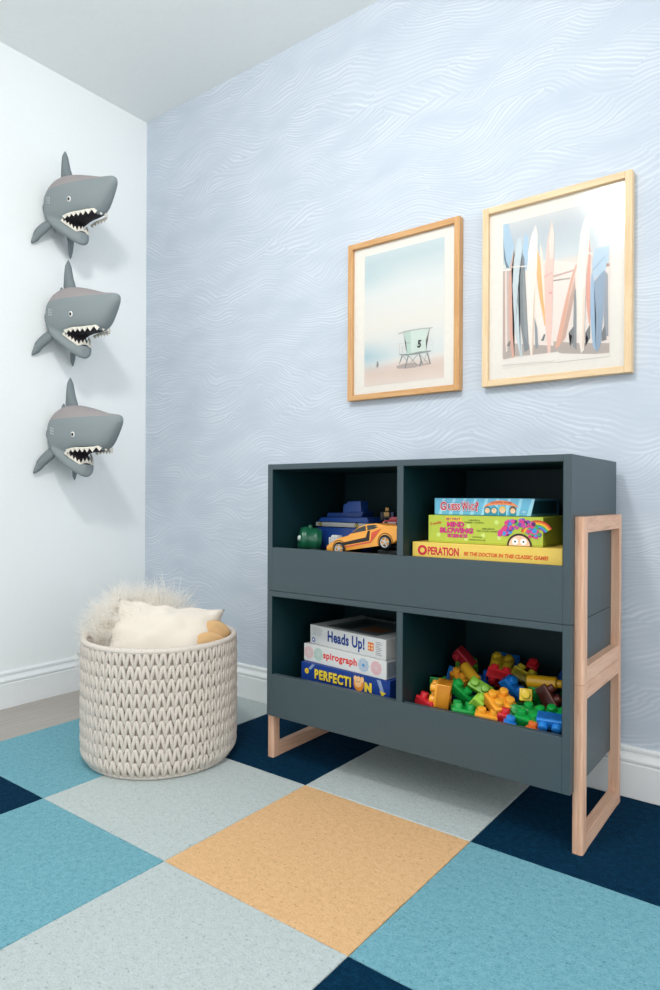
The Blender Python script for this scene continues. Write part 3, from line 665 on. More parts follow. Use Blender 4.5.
def pr_heads(t, W, Hh):
    y = -.0004; bm = bmesh.new(); ms = P(['1d3f86', 'd9722f', '8f969a', 'f0c9a4', '2f55a8', 'e9ebea'])
    atext(bm, 'Heads Up!', .156, .028, .154, .044, y, 0, .035, spacing=1.05)
    apoly(bm, [(.246, y, .018), (.268, y, .018), (.268, y, .042), (.246, y, .042)], 1)
    for q in ((.2515, .034), (.262, .034), (.2515, .025), (.262, .025)): disc(bm, q[0], q[1], .0035, y-.0002, 3, 10)
    disc(bm, .016, .012, .0075, y, 4, 16); disc(bm, .016, .012, .004, y-.0002, 5, 12)
    for k in range(7): apoly(bm, [(.012, y, .028+.0035*k), (.050+.004*(k % 3), y, .028+.0035*k), (.050+.004*(k % 3), y, .0288+.0035*k), (.012, y, .0288+.0035*k)], 2)
    for k in range(8): apoly(bm, [(.276, y, .010+.005*k), (.300-.004*(k % 3), y, .010+.005*k), (.300-.004*(k % 3), y, .012+.005*k), (.276, y, .012+.005*k)], 2)
    obj('lid_print', bm, ms, t)
    bm = bmesh.new()
    for k, (a, b, c, d, mi) in enumerate(((.05, .02, .26, .20, 0), (.08, .04, .14, .16, 1), (.16, .05, .24, .12, 2))):
        apoly(bm, [(a, b, Hh+.0003+.0002*k), (c, b, Hh+.0003+.0002*k), (c, d, Hh+.0003+.0002*k), (a, d, Hh+.0003+.0002*k)], mi)
    obj('lid_top_print', bm, P(['5f6a6c', '2d3a3c', '8a5a3c']), t)
game(1.2360, -.3320, 1.5460, -.3860, .3565, .4145, .235, 'd3d6d6', 'white and grey game box with tall navy lettering, on top of the lower left stack', 'board games stacked in the lower left bay', pr_heads)

def pr_spiro(t, W, Hh):
    y = -.0004; bm = bmesh.new(); ms = P(['e0332f', 'e58a86', '5fb79a', '3f97d0', 'e8587a', 'b9dcf0'])
    atext(bm, 'spirograph', .152, .0265, .136, .0275, y, 0, .035, spacing=1.08)
    for cx_, mi in ((.022, 1), (.063, 2), (.245, 3), (.292, 4)):
        for k, (a, b) in enumerate(((.0185, .0172), (.0155, .0145), (.0125, .0115), (.009, .008), (.0055, .0045))):
            ring2(bm, cx_, .027, a, b, y-.00005*k, mi, 40, wob=.10 if k % 2 == 0 else -.10, lobes=10)
    disc(bm, .245, .027, .004, y-.0004, 0 if 0 else 3, 12)
    obj('lid_print', bm, ms, t)
    bm = bmesh.new(); apoly(bm, [(W+.0004, .004, .006), (W+.0004, .10, .006), (W+.0004, .10, Hh-.006), (W+.0004, .004, Hh-.006)])
    obj('end_panel_print', bm, plain('9aa6b4', .4, .35), t)
game(1.2210, -.3440, 1.5475, -.3860, .3026, .3560, .225, 'dcdedd', 'white game box with red lettering and round coloured rosettes, middle of the lower left stack', 'board games stacked in the lower left bay', pr_spiro)

def pr_perf(t, W, Hh):
    y = -.0004; bm = bmesh.new(); ms = P(['f0d23a', '0d1f4e', 'f0963a', '8fa3c4', 'f6c68c', 'ffffff'])
    for x_, mi in ((.0, 0),):
        atext(bm, 'PERFECTI', .130, .0395, .147, .033, y-.0001, 1, .07, spacing=1.12)
        atext(bm, 'PERFECTI', .128, .041, .143, .030, y-.0003, 0, .045, spacing=1.12)
        atext(bm, 'N', .262, .038, .026, .028, y-.0003, 0, .08)
    disc(bm, .228, .042, .0185, y-.0004, 2, 18, .021); disc(bm, .226, .044, .012, y-.0006, 4, 14)
    for a in (-.012, .0, .013): disc(bm, .228+a, .056, .0065, y-.0007, 4, 10, .009)
    for e in (-.004, .004): disc(bm, .226+e, .048, .0018, y-.0008, 1, 8)
    disc(bm, .024, .044, .0085, y-.0001, 0, 16); disc(bm, .024, .044, .0035, y-.0003, 2, 10)
    apoly(bm, [(.030, y, .052), (.046, y, .068), (.058, y, .068), (.040, y, .050)], 3)
    apoly(bm, [(.292, y, .066), (.306, y, .066), (.318, y, .034), (.306, y, .034)], 3)
    apoly(bm, [(.303, y-.0002, .036), (.325, y-.0002, .034), (.311, y-.0002, .021)], 0)
    obj('lid_print', bm, ms, t)
game(1.2230, -.3600, 1.5600, -.3870, .2322, .3022, .235, '1c3f8c', 'dark blue game box with yellow lettering, at the bottom of the lower left stack', 'board games stacked in the lower left bay', pr_perf)

# ------------------------------------------------------------------ toys in the upper left bay
ZF = .6375
# orange sports car, nose to the left, nose down
car = thing('toy_car', 'orange toy sports car with black and red side stripes, facing left', 'toy car', (1.3365, -.3415, .6320), (0, -math.radians(9.6), math.radians(-1)))
CW = .042; CV = .042/.046
lower = [(.0, .020), (.004, .014), (.030, .012), (.232, .012), (.255, .016), (.262, .030), (.262, .050), (.256, .060), (.235, .063), (.200, .062), (.150, .058), (.090, .054), (.050, .050), (.020, .042), (.004, .034)]
bm = bmesh.new(); aprism(bm, lower, -CW, CW)
bmesh.ops.bevel(bm, geom=[e for e in bm.edges if abs(e.verts[0].co.y)+abs(e.verts[1].co.y) > .082 and e.verts[0].co.y*e.verts[1].co.y > 0], offset=.006, segments=3, profile=.5, affect='EDGES')
OR = plain('f0a540', .25, .6)
obj('car_body', bm, OR, car, smooth='auto')
bm = bmesh.new()   # tapering cabin
base = [(.080, .052), (.238, .060)]; cab = [(.080, .050, .039), (.122, .074, .030), (.150, .0780, .0285), (.182, .0760, .0285), (.222, .064, .037), (.245, .058, .039)]
A = [[bm.verts.new((x, s*y_, z)) for x, z, y_ in cab] for s in (-1, 1)]
for k in range(len(cab)-1): bm.faces.new((A[0][k], A[0][k+1], A[1][k+1], A[1][k]))
for s in (0, 1): bm.faces.new(A[s])
bm.faces.new((A[0][0], A[0][-1], A[1][-1], A[1][0]))
obj('car_roof', bm, OR, car, smooth='auto')
for s in (-1, 1):
    def sidept(x, z, off=.0012):
        yy = .039 - (z-.050)/.031*.0105
        return (x, s*(yy+off), z)
    bm = bmesh.new(); apoly(bm, [sidept(*p) for p in ((.096, .0585), (.122, .0710), (.147, .0745), (.150, .0600))])
    apoly(bm, [sidept(*p) for p in ((.155, .0600), (.152, .0745), (.180, .0730), (.205, .0650), (.200, .0615))])
    obj('side_window', bm, plain('1c2224', .12, .7), car)
    bm = bmesh.new()
    apoly(bm, [(.058, s*(CW+.0008), .036), (.150, s*(CW+.0008), .041), (.160, s*(CW+.0008), .058), (.168, s*(CW+.0008), .058), (.160, s*(CW+.0008), .030), (.060, s*(CW+.0008), .0275)], 0)
    apoly(bm, [(.072, s*(CW+.0011), .0245), (.165, s*(CW+.0011), .028), (.172, s*(CW+.0011), .052), (.205, s*(CW+.0011), .058), (.165, s*(CW+.0011), .024), (.076, s*(CW+.0011), .0205)], 1)
    obj('side_stripe', bm, [plain('26221f', .3, .4), plain('d9573a', .3, .4)], car)
    for xw in (.052, .213):
        bm = bmesh.new()
        Mx = Matrix.Translation((xw, s*(CW-.010), .0195)) @ Matrix.Rotation(-s*PI/2, 4, 'X')
        lathe(bm, [(0, -.008), (.017, -.008), (.0205, -.004), (.0215, .004), (.0205, .012), (.017, .0145), (.0145, .0140), (.0145, .009), (0, .009)], 28, Mx)
        wh = obj('wheel', bm, plain('1a1b1c', .6, .3), car, smooth='auto')
        bm = bmesh.new()
        for k in range(5):
            a = 2*PI*k/5
            R = Mx @ Matrix.Rotation(a, 4, 'Z')
            abox(bm, .002, .0135, -.0014, .0014, .0095, .0130, M=R)
        lathe(bm, [(.0128, .0125), (.0145, .0142), (.0150, .0125), (.0128, .0095)], 24, Mx); lathe(bm, [(.0, .0140), (.003, .0135), (.0035, .009)], 12, Mx)
        obj('rim', bm, plain('c6c9c8', .25, .6), wh, smooth='auto')
        bm = bmesh.new()   # flat dark ring painted as the arch's shadow gap
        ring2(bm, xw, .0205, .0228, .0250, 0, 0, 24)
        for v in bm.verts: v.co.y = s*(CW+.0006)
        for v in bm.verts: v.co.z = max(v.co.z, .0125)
        obj('wheel_arch_shadow', bm, plain('5c3a14', .5, .3), car)
bm = bmesh.new(); apoly(bm, [(-.0006, -.034, .024), (-.0006, .034, .024), (-.0006, .034, .031), (-.0006, -.034, .031)])
obj('grille', bm, plain('2a2522', .4, .3), car)
# dark block the rear wheels rest on
o = obj('toy_block', box(1.512, 1.592, -.380, -.300, ZF+.0004, ZF+.0265, bevel=.003), plain('15181b', .4, .4))
tag(o, 'black flat toy block under the rear wheels of the orange car', 'toy block')

# green barrel with a pale end cap
br = thing('toy_barrel', 'dark green plastic toy barrel with a white plug, left of the orange car', 'toy', (1.222, -.318, ZF+.0405), (math.radians(8), math.radians(-83), math.radians(38)))
bm = bmesh.new(); lathe(bm, [(0, -.034), (.030, -.034), (.0345, -.031), (.0365, -.022), (.0385, -.019), (.0385, -.013), (.037, -.010), (.038, .002), (.037, .012), (.0385, .015), (.0385, .021), (.0365, .024), (.0345, .031), (.030, .034), (.026, .031), (0, .030)], 32)
GRN = plain('1a5c42', .3, .5)
obj('barrel_body', bm, GRN, br, smooth='auto')
bm = bmesh.new(); lathe(bm, [(.0, .040), (.007, .039), (.009, .035), (.009, .029), (0, .029)], 16); obj('end_plug', bm, plain('cfe0d8', .4, .4), br, smooth='auto')
for a in (0.0, 1.1):
    bm = bmesh.new(); acyl(bm, (.034*math.cos(a), .034*math.sin(a), .004), (.045*math.cos(a), .045*math.sin(a), .004), .008, .0065, 14)
    obj('barrel_knob', bm, GRN, br, smooth='auto')

# blue toy transporter
bt = thing('toy_truck', 'large blue toy truck with a silver side band, behind the orange car', 'toy truck', (1.197, -.255, ZF), (0, 0, math.radians(-3)))
BL = plain('1d4795', .3, .5); BL2 = plain('163a7c', .35, .5)
bm = bmesh.new(); aprism(bm, [(0, .008), (.212, .008), (.214, .078), (.010, .078)], -.005, .075)
bmesh.ops.bevel(bm, geom=list(bm.edges), offset=.003, segments=2, profile=.5, affect='EDGES')
obj('truck_body', bm, BL, bt, smooth='auto')
bm = bmesh.new(); abox(bm, .006, .214, -.008, .074, .080, .094); bmesh.ops.bevel(bm, geom=list(bm.edges), offset=.002, segments=2, profile=.5, affect='EDGES')
bd = obj('side_band', bm, plain('a9aeae', .35, .5), bt, smooth='auto')
for x in (.026, .172):
    bm = bmesh.new(); disc(bm, x, .087, .0075, -.0084, 0, 18); disc(bm, x, .087, .0052, -.0087, 1, 14); apoly(bm, [(x-.004, -.0090, .090), (x+.004, -.0090, .090), (x, -.0090, .082)], 2)
    obj('round_badge', bm, [plain('2b3338', .4, .4), plain('d8c25a', .4, .4), plain('2b3338', .4, .4)], bd)
bm = bmesh.new(); aprism(bm, [(.010, .096), (.212, .096), (.205, .112), (.022, .108)], .0, .07); obj('truck_deck', bm, BL, bt)
bm = bmesh.new(); aprism(bm, [(.040, .110), (.180, .112), (.190, .130), (.134, .128), (.130, .124), (.046, .124)], .004, .06)
bmesh.ops.bevel(bm, geom=list(bm.edges), offset=.002, segments=1, profile=.5, affect='EDGES'); obj('truck_cab', bm, BL2, bt)
bm = bmesh.new(); aprism(bm, [(.104, .120), (.176, .126), (.172, .163), (.126, .161), (.122, .153), (.106, .151)], .008, .05)
bmesh.ops.bevel(bm, geom=list(bm.edges), offset=.002, segments=1, profile=.5, affect='EDGES'); obj('cab_block', bm, BL, bt)
for x in (.04, .17):
    bm = bmesh.new(); acyl(bm, (x, -.003, .018), (x, .074, .018), .0178, n=20); obj('truck_wheel', bm, plain('141618', .6, .3), bt, smooth='auto')
# white engine piece
en = thing('toy_engine', 'small white ribbed toy engine piece between the barrel and the car', 'toy', (1.296, -.318, ZF+.004), (0, 0, math.radians(-6)))
bm = bmesh.new(); abox(bm, 0, .044, 0, .026, .0, .026); bmesh.ops.bevel(bm, geom=list(bm.edges), offset=.003, segments=2, profile=.5, affect='EDGES'); obj('engine_base', bm, plain('aab0b2', .4, .4), en)
bm = bmesh.new()
for k in range(5): abox(bm, .002+.0085*k, .0085+.0085*k, -.002, .024, .026, .046+(.004 if k in (1, 2, 3) else 0))
abox(bm, .008, .036, .004, .020, .046, .053); obj('engine_cylinder_row', bm, plain('d5d9d9', .35, .45), en)
# small dark shell in front of them
bm = bmesh.new(); lathe(bm, [(0, 0), (.020, 0), (.022, .004), (.018, .012), (.009, .016), (0, .0165)], 22)
for v in bm.verts: v.co.x *= 1.35
o = obj('toy_shell', bm, plain('39424a', .35, .5), smooth='auto', loc=(1.281, -.372, ZF+.0005)); tag(o, 'small dark grey domed toy piece in front of the white engine', 'toy')
# red car far right on top, resting on the truck's tail block
o = obj('toy_block', box(1.428, 1.590, -.285, -.185, ZF+.0004, ZF+.086, bevel=.004), plain('101720', .45, .4)); tag(o, 'dark navy toy crate behind the orange car, carrying the small red car', 'toy block')
rc = thing('toy_car', 'small red toy car with a dark windscreen, on the dark crate at the divider', 'toy car', (1.462, -.262, ZF+.0868), (0, 0, 0))
bm = bmesh.new(); aprism(bm, [(0, .006), (.075, .006), (.077, .016), (.072, .020), (.010, .020), (0, .014)], -.016, .016); bmesh.ops.bevel(bm, geom=list(bm.edges), offset=.0025, segments=2, profile=.5, affect='EDGES'); obj('car_body', bm, plain('b3283c', .25, .6), rc, smooth='auto')
bm = bmesh.new(); aprism(bm, [(.020, .019), (.062, .019), (.054, .030), (.030, .030)], -.013, .013); bmesh.ops.bevel(bm, geom=list(bm.edges), offset=.0025, segments=2, profile=.5, affect='EDGES'); obj('car_roof', bm, plain('c04a55', .25, .6), rc, smooth='auto')
bm = bmesh.new(); apoly(bm, [(.006, -.0168, .010), (.072, -.0168, .010), (.072, -.0168, .0145), (.006, -.0168, .0145)]); obj('side_stripe', bm, plain('d9c4c4', .4, .4), rc)
for x in (.016, .058):
    for s in (-1, 1):
        bm = bmesh.new(); acyl(bm, (x, s*.011, .0078), (x, s*.0178, .0078), .0078, n=16); obj('wheel', bm, plain('17181a', .5, .3), rc, smooth='auto')
# dark robot figure with gold trim
rb = thing('toy_robot', 'dark toy robot with gold trim standing behind the orange car', 'toy robot', (1.438, -.205, ZF+.0868), (0, 0, math.radians(12)))
DK = plain('141b2c', .35, .5); GD = plain('c49a4a', .3, .6)
for nm, a, m in (('torso', (-.012, .012, -.008, .008, .022, .044), DK), ('chest_plate', (-.009, .009, -.0105, -.0082, .028, .042), GD), ('head', (-.006, .006, -.006, .006, .0445, .056), GD),
                 ('leg', (-.011, -.002, -.007, .007, 0, .0218), DK), ('leg', (.002, .011, -.007, .007, 0, .0218), DK), ('arm', (-.022, -.0125, -.006, .006, .016, .043), DK), ('arm', (.0125, .022, -.006, .006, .020, .043), plain('2b3d6a', .35, .5))):
    obj(nm, box(*a, bevel=.0018), m, rb)
rb2 = thing('toy_robot', 'second dark blue toy robot beside the divider, behind the red car', 'toy robot', (1.520, -.205, ZF+.0868), (0, 0, math.radians(-20)))
for nm, a, m in (('torso', (-.014, .014, -.008, .008, .018, .042), DK), ('chest_plate', (-.008, .008, -.0105, -.0082, .026, .038), plain('2b4a8a', .35, .5)), ('head', (-.007, .007, -.006, .006, .0425, .053), DK),
                 ('leg', (-.012, -.002, -.007, .007, 0, .0178), plain('2b3d6a', .35, .5)), ('leg', (.002, .012, -.007, .007, 0, .0178), DK), ('arm', (-.025, -.0145, -.006, .006, .014, .041), DK), ('arm', (.0145, .025, -.006, .006, .014, .041), GD)):
    obj(nm, box(*a, bevel=.0018), m, rb2)

# ------------------------------------------------------------------ big-stud building blocks in the lower right bay
U = .0315
def brick(nx, ny, h, color, loc, rot, label, kind='brick'):
    m = plain(color, .28, .5)
    W, D = nx*U-.0006, ny*U-.0006
    t = thing('building_block', label, 'toy block', loc, [math.radians(a) for a in rot], 'big-stud building blocks in the lower right bay')
    bm = bmesh.new()
    vs, fs = abox(bm, -W/2, W/2, -D/2, D/2, -h/2, h/2)
    bot = [f for f in bm.faces if all(v.co.z < 0 for v in f.verts)][0]
    r = bmesh.ops.inset_region(bm, faces=[bot], thickness=.0022)
    for v in bot.verts: v.co.z += h-.004
    if kind == 'slope':
        for v in bm.verts:
            if v.co.z > h/2-.0001 and v.co.x > W/2-.001: v.co.z = -h/2+.010
            elif v.co.z > -h/2+.012: v.co.z -= (v.co.x+W/2)/W*(h-.010)
    ed = [e for e in bm.edges if max(abs(e.verts[0].co.x), abs(e.verts[0].co.y)) > min(W, D)/2-.0015]
    ed = [e for e in ed if all(abs(abs(v.co.x)-W/2) < 1e-4 and abs(abs(v.co.y)-D/2) < 1e-4 for v in e.verts)]
    bmesh.ops.bevel(bm, geom=ed, offset=.0022, segments=3, profile=.5, affect='EDGES')
    if min(nx, ny) >= 1 and nx*ny > 1:
        for i in range(nx):
            for j in range(ny):
                x, y = (i-(nx-1)/2)*U, (j-(ny-1)/2)*U
                if kind != 'slope':
                    lathe(bm, [(.0085, h/2-.004), (.0085, -h/2+.004), (.0098, -h/2+.003), (.0098, h/2-.004)], 18, Matrix.Translation((x, y, 0)))
    obj('block_body', bm, m, t, smooth='auto')
    for i in range(nx if kind != 'slope' else 1):
        for j in range(ny):
            x, y = (i-(nx-1)/2)*U, (j-(ny-1)/2)*U
            b2 = bmesh.new()
            zt = h/2 - (.010 if kind == 'slope' else 0)
            lathe(b2, [(.0113, h/2-.001-(.008 if kind == 'slope' else 0)), (.0113, h/2+.0100), (.0105, h/2+.0125), (.0085, h/2+.0136), (0, h/2+.0138)], 22, Matrix.Translation((x, y, 0)))
            obj('stud', b2, m, t, smooth='auto')
    return t
def tube(color, L, loc, rot, label, r=.0155):
    m = plain(color, .28, .5)
    t = thing('building_block', label, 'toy block', loc, [math.radians(a) for a in rot], 'big-stud building blocks in the lower right bay')
    bm = bmesh.new(); lathe(bm, [(0, -L/2+.006), (r-.0025, -L/2+.006), (r-.0025, -L/2), (r-.0008, -L/2), (r, -L/2+.001), (r, L/2-.003), (r-.002, L/2-.0005), (r-.004, L/2), (0, L/2)], 28)
    obj('block_body', bm, m, t, smooth='auto')
    bm = bmesh.new(); lathe(bm, [(.0103, L/2-.001), (.0103, L/2+.0095), (.0096, L/2+.0118), (.0078, L/2+.0128), (0, L/2+.0130)], 22)
    obj('stud', bm, m, t, smooth='auto')
    return t
YL, GO, RD, DR, GR, LG, BU, OL = 'e8c62c', 'f9ab34', 'd42a33', '96222e', '18a548', '8cc63f', '1473c8', 'c3a52a'
B = [
 (2, 2, .042, GO, (1.706, -.352, .2870), (4, -84, 14), 'orange block tipped on its side with two studs pointing left'),
 (2, 2, .030, GO, (1.860, -.345, .2880), (27, -6, 52), 'orange block with four studs up, uppermost at the front of the pile'),
 (2, 1, .030, GO, (1.840, -.378, .2530), (10, 6, 20), 'orange block half buried under the four-stud orange block'),
 (2, 1, .024, RD, (1.666, -.372, .2575), (-12, 10, -18), 'red block lying flat in the front left corner of the bay'),
 (2, 1, .028, DR, (1.702, -.215, .3560), (118, 44, 6), 'dark red block standing upside down, highest on the left of the pile'),
 (2, 2, .030, RD, (1.815, -.245, .3230), (-34, 12, 16), 'red block resting against a dull yellow block in the middle'),
 (2, 2, .030, OL, (1.796, -.178, .3390), (24, 10, 20), 'dull yellow block behind the middle red block'),
 (2, 1, .040, GR, (1.655, -.288, .2800), (0, 90, 10), 'green block standing on end by the left side of the bay'),
 (2, 2, .030, BU, (1.674, -.200, .2860), (70, 10, 8), 'blue block behind the green one standing on end'),
 (3, 1, .026, GR, (1.738, -.300, .2770), (20, 42, 28), 'long green block sloping down behind the tipped orange block'),
 (2, 2, .026, GR, (1.768, -.366, .2520), (-6, 8, 30), 'green block low against the front lip, below the lime one'),
 (2, 1, .030, LG, (1.780, -.284, .3000), (52, 24, 4), 'light green block showing two round studs to the front'),
 (1, 1, .034, 'a5d94e', (1.800, -.345, .2790), (14, 38, 10), 'lime block with one stud, left of the four-stud orange block'),
 (2, 1, .030, BU, (1.862, -.272, .3110), (30, 52, 20), 'blue block tilted behind the four-stud orange block'),
 (2, 1, .030, '1a5aa8', (1.768, -.232, .3010), (10, -20, 60), 'blue block between the yellow cylinder and the red block'),
 (2, 2, .030, BU, (1.790, -.120, .3300), (60, 6, 12), 'blue block at the back behind the dull yellow block'),
 (1, 1, .062, YL, (1.911, -.300, .3060), (68, 0, 18), 'yellow block with one stud facing the front'),
 (2, 2, .030, GR, (1.945, -.352, .2700), (18, 4, -10), 'green block with studs up in the front right of the pile'),
 (2, 1, .030, '12963f', (1.911, -.336, .2730), (64, 8, 24), 'green block with round studs facing front, right of the orange block'),
 (2, 1, .030, '2a86dc', (1.998, -.372, .2790), (122, 0, 8), 'bright blue block in the front right corner, studs pointing down'),
 (2, 1, .030, GR, (2.000, -.318, .2760), (24, 0, 6), 'green block behind the bright blue corner block'),
 (1, 1, .040, YL, (2.019, -.285, .3100), (12, 14, 20), 'yellow block against the right side of the bay'),
 (2, 1, .034, '6b3328', (1.956, -.268, .3020), (-20, 48, -24), 'reddish brown block leaning right of the yellow stud block'),
 (2, 1, .030, GR, (1.922, -.252, .2960), (10, -64, 12), 'green block standing behind the yellow stud block'),
 (1, 1, .032, '1a5fb8', (1.975, -.180, .3400), (20, 30, 30), 'blue block at the back right behind the yellow cylinder'),
 (1, 1, .032, RD, (1.872, -.150, .3420), (30, 20, 10), 'red block at the back, above the dull yellow pair'),
 (2, 1, .030, 'b8a830', (1.872, -.215, .3300), (-28, 24, 8), 'olive yellow block left of the horizontal yellow cylinder'),
 (1, 1, .028, '2a86dc', (1.900, -.385, .2490), (6, 10, 20), 'blue block barely rising over the front lip'),
 (2, 1, .030, GO, (1.700, -.240, .2980), (10, 14, -30), 'orange yellow block behind the tipped orange block'),
 (1, 1, .030, RD, (1.880, -.368, .2600), (0, 10, 10), 'red block wedged right of the four-stud orange block'),
 (2, 1, .028, '6fae3a', (1.686, -.165, .3200), (30, -10, 20), 'light green block behind the tilted yellow cylinder'),
 (1, 1, .026, 'e8702a', (1.958, -.388, .2480), (0, 8, 0), 'small orange block at the front lip near the bright blue one'),
]
for a in B: brick(*a)
tube('d9a52a', .066, (1.742, -.262, .3270), (10, 112, -24), 'yellow cylinder block tilted with its open end to the right')
tube('dca81e', .074, (1.937, -.255, .3360), (0, 88, 8), 'yellow cylinder block lying level across the right of the pile', r=.0165)
# the under layer that carries the pile
random.seed(11)
for k, (x, y, c) in enumerate([(1.665, -.13, '14803c'), (1.735, -.10, RD), (1.81, -.09, YL), (1.885, -.10, BU), (1.96, -.11, GR), (1.70, -.2, BU), (1.86, -.19, GR), (1.945, -.19, RD), (1.78, -.17, OL), (2.0, -.23, BU)]):
    brick(2, 2, .030, c, (x, y, .232+.0155), (0, 0, random.uniform(-12, 12)),
          {'14803c': 'green', RD: 'red', YL: 'yellow', BU: 'blue', GR: 'bright green', OL: 'dull yellow'}[c]+' block on the bay floor, %s' % ['far left', 'beside the far left one', 'back centre', 'back right of centre', 'back right', 'under the dark red block', 'under the red pair', 'under the level cylinder', 'under the middle blocks', 'beside the right wall'][k])
# ------------------------------------------------------------------ woven basket
BR, BH = .2370, .379
bk = thing('woven_basket', 'round off-white woven rope basket holding cushions, standing on the carpet tiles', 'basket', (.835, -.592, 0))
def brad(z):      # outer radius of the wall: turned in at the foot
    t_ = min(max(z/.045, 0), 1); return BR-.020*(1-t_)**2 + .0015*math.sin(z*9)
g = NT('basket_rope'); nz = g.noise(g.coord('Object', (1, 1, 3.0)), 210, 3, .7); n2 = g.noise(g.coord(), 14, 2)
g.base(g.mix(g.math('MULTIPLY', n2, .35), g.ramp(nz, [(.3, 'bdb2a6'), (.5, 'd6cdc3'), (.7, 'e6dfd6')]), lin('cfc4b9'))); g.rough(.9, .1); g.bump(nz, .4, .002); ROPE = g.m
NC, NR = 64, 9
zb, zt = .012, BH-.014
bm = bmesh.new(); NS = 6
random.seed(3)
def strand(th0, z0, th1, z1, ra, rb, bulge):
    rings = []
    for k in range(NS+1):
        t_ = k/NS; th = th0+(th1-th0)*t_; z = z0+(z1-z0)*t_
        rad = ra+(rb-ra)*t_; rad *= .55+.45*math.sin(PI*min(max(t_*.85+.10, 0), 1))**.6
        R = brad(z)-.004+bulge*math.sin(PI*t_)
        c = Vector((R*math.cos(th), R*math.sin(th), z)); er = Vector((math.cos(th), math.sin(th), 0)); et = Vector((-math.sin(th), math.cos(th), 0))
        dz = (z1-z0); dt = (th1-th0)*R; L = math.hypot(dz, dt); nrm = et*(dz/L)-Vector((0, 0, 1))*(dt/L)
        rings.append([bm.verts.new(c+nrm*(rad*math.cos(2*PI*q/6))+er*(.0056*math.sin(2*PI*q/6)*(rad/ra+.3))) for q in range(6)])
    for A, Bq in zip(rings, rings[1:]):
        for q in range(6): bm.faces.new((A[q], A[(q+1)%6], Bq[(q+1)%6], Bq[q]))
    bm.faces.new(rings[0][::-1]); bm.faces.new(rings[-1])
rowh = (zt-zb)/NR; dth = 2*PI/NC
for r in range(NR):
    for c in range(NC):
        th = c*dth + r*.004; j = random.uniform(-.1, .1)*dth; jz = random.uniform(-.0018, .0018)
        ztop = zb+(r+1)*rowh+.004+jz; zbot = zb+r*rowh-.007+jz
        strand(th-dth*.07+j, ztop, th-dth*.50+j*.4, zbot, .0068, .0050, .0030)
        strand(th+dth*.07+j, ztop, th+dth*.50+j*.4, zbot, .0068, .0050, .0030)
obj('woven_wall', bm, ROPE, bk, smooth=True)
bm = bmesh.new()
lathe(bm, [(brad(0)-.008, .004)]+[(brad(z)-.0065, z) for z in (.01, .02, .03, .045, .1, .2, .3, BH-.010)]+[(BR-.016, BH-.010), (BR-.017, .2), (BR-.018, .03), (BR-.026, .008)], 96)
obj('basket_liner', bm, plain('b5aa9d', .95, .05), bk, smooth='auto')
bm = bmesh.new(); lathe(bm, [(0, .003), (.218, .003), (.220, .008), (0, .008)], 72); obj('basket_bottom', bm, plain('a2978a', .95, .05), bk)
def torus(R, r, z, n=160, m=10, twist=0.):
    bm = bmesh.new(); rings = []
    for i in range(n):
        a = 2*PI*i/n; rr = r*(1+twist*math.sin(a*90))
        rings.append([bm.verts.new(((R+rr*math.cos(2*PI*q/m))*math.cos(a), (R+rr*math.cos(2*PI*q/m))*math.sin(a), z+rr*math.sin(2*PI*q/m))) for q in range(m)])
    for i in range(n):
        A, Bq = rings[i], rings[(i+1) % n]
        for q in range(m): bm.faces.new((A[q], Bq[q], Bq[(q+1) % m], A[(q+1) % m]))
    return bm
obj('rim', torus(BR-.006, .0095, BH-.0095), ROPE, bk, smooth=True)
obj('foot_coil', torus(.2170, .0080, .0080, twist=.05), ROPE, bk, smooth=True)

# ------------------------------------------------------------------ cushions and blanket in the basket
def pillow_mesh(W, Hh, T, n=44, seed=1, wr=.006, ear=.10):
    vs = []; fs = []
    for side in (1, -1):
        for j in range(n+1):
            for i in range(n+1):
                u, v = 2*i/n-1, 2*j/n-1
                x = u*W/2*(1-ear*(1-u*u)*0-ear*(1-abs(v)**2)*abs(u)**3*.0) ; y = v*Hh/2
                x *= 1-ear*(1-v*v)*abs(u); y *= 1-ear*(1-u*u)*abs(v)
                prof = max(0, (1-u**2))**.42*max(0, (1-v**2))**.42
                e = 1-prof
                wrk = mnoise.noise(Vector((u*2.2+seed, v*2.2, side*3.)))*wr*1.6 + mnoise.noise(Vector((u*5+seed, v*9, side)))*wr*.7*e*1.4
                fold = wr*.9*math.sin(14*math.atan2(v, u)+seed)*e**1.5*min(1, prof*4)
                z = side*(T/2*prof + (wrk+fold)*min(1, prof*3))
                vs.append((x, y, z))
        o = 0 if side == 1 else (n+1)**2
        for j in range(n):
            for i in range(n):
                a = o+j*(n+1)+i; q = (a, a+1, a+n+2, a+n+1)
                fs.append(q if side == 1 else q[::-1])
    bm = bmesh.new(); V = [bm.verts.new(v) for v in vs]
    for q in fs: bm.faces.new([V[i] for i in q])
    bmesh.ops.remove_doubles(bm, verts=bm.verts, dist=.0006)
    return bm
def basis(zaxis, up):
    z = Vector(zaxis).normalized(); x = Vector(up).cross(z).normalized(); y = z.cross(x)
    return Matrix((x, y, z)).transposed().to_4x4()
g = NT('cream_linen'); nz = g.noise(g.coord(), 420, 2, .6); n2 = g.noise(g.coord(), 9, 3)
g.base(g.mix(n2, lin('d9cfc1'), lin('e3dacd'))); g.rough(.95, .1); g.b.inputs['Sheen Weight'].default_value = .3; g.bump(nz, .25, .001); LIN = g.m
pm = pillow_mesh(.350, .31, .15, seed=4, wr=.011, ear=.11)
cp = obj('cream_cushion', bm := pm, LIN, smooth=True)
tag(cp, 'cream linen cushion leaning in the basket, in front of the shaggy one', 'cushion')
cz_ = Vector((.6065*.80, -.795*.80, .60)).normalized(); cx_ = Vector((.795, .6065, 0)); cy_ = cz_.cross(cx_)
cp.matrix_world = Matrix.Translation((.869, -.622, .338)) @ Matrix((cx_, cy_, cz_)).transposed().to_4x4() @ Matrix.Rotation(math.radians(-6), 4, 'Z')
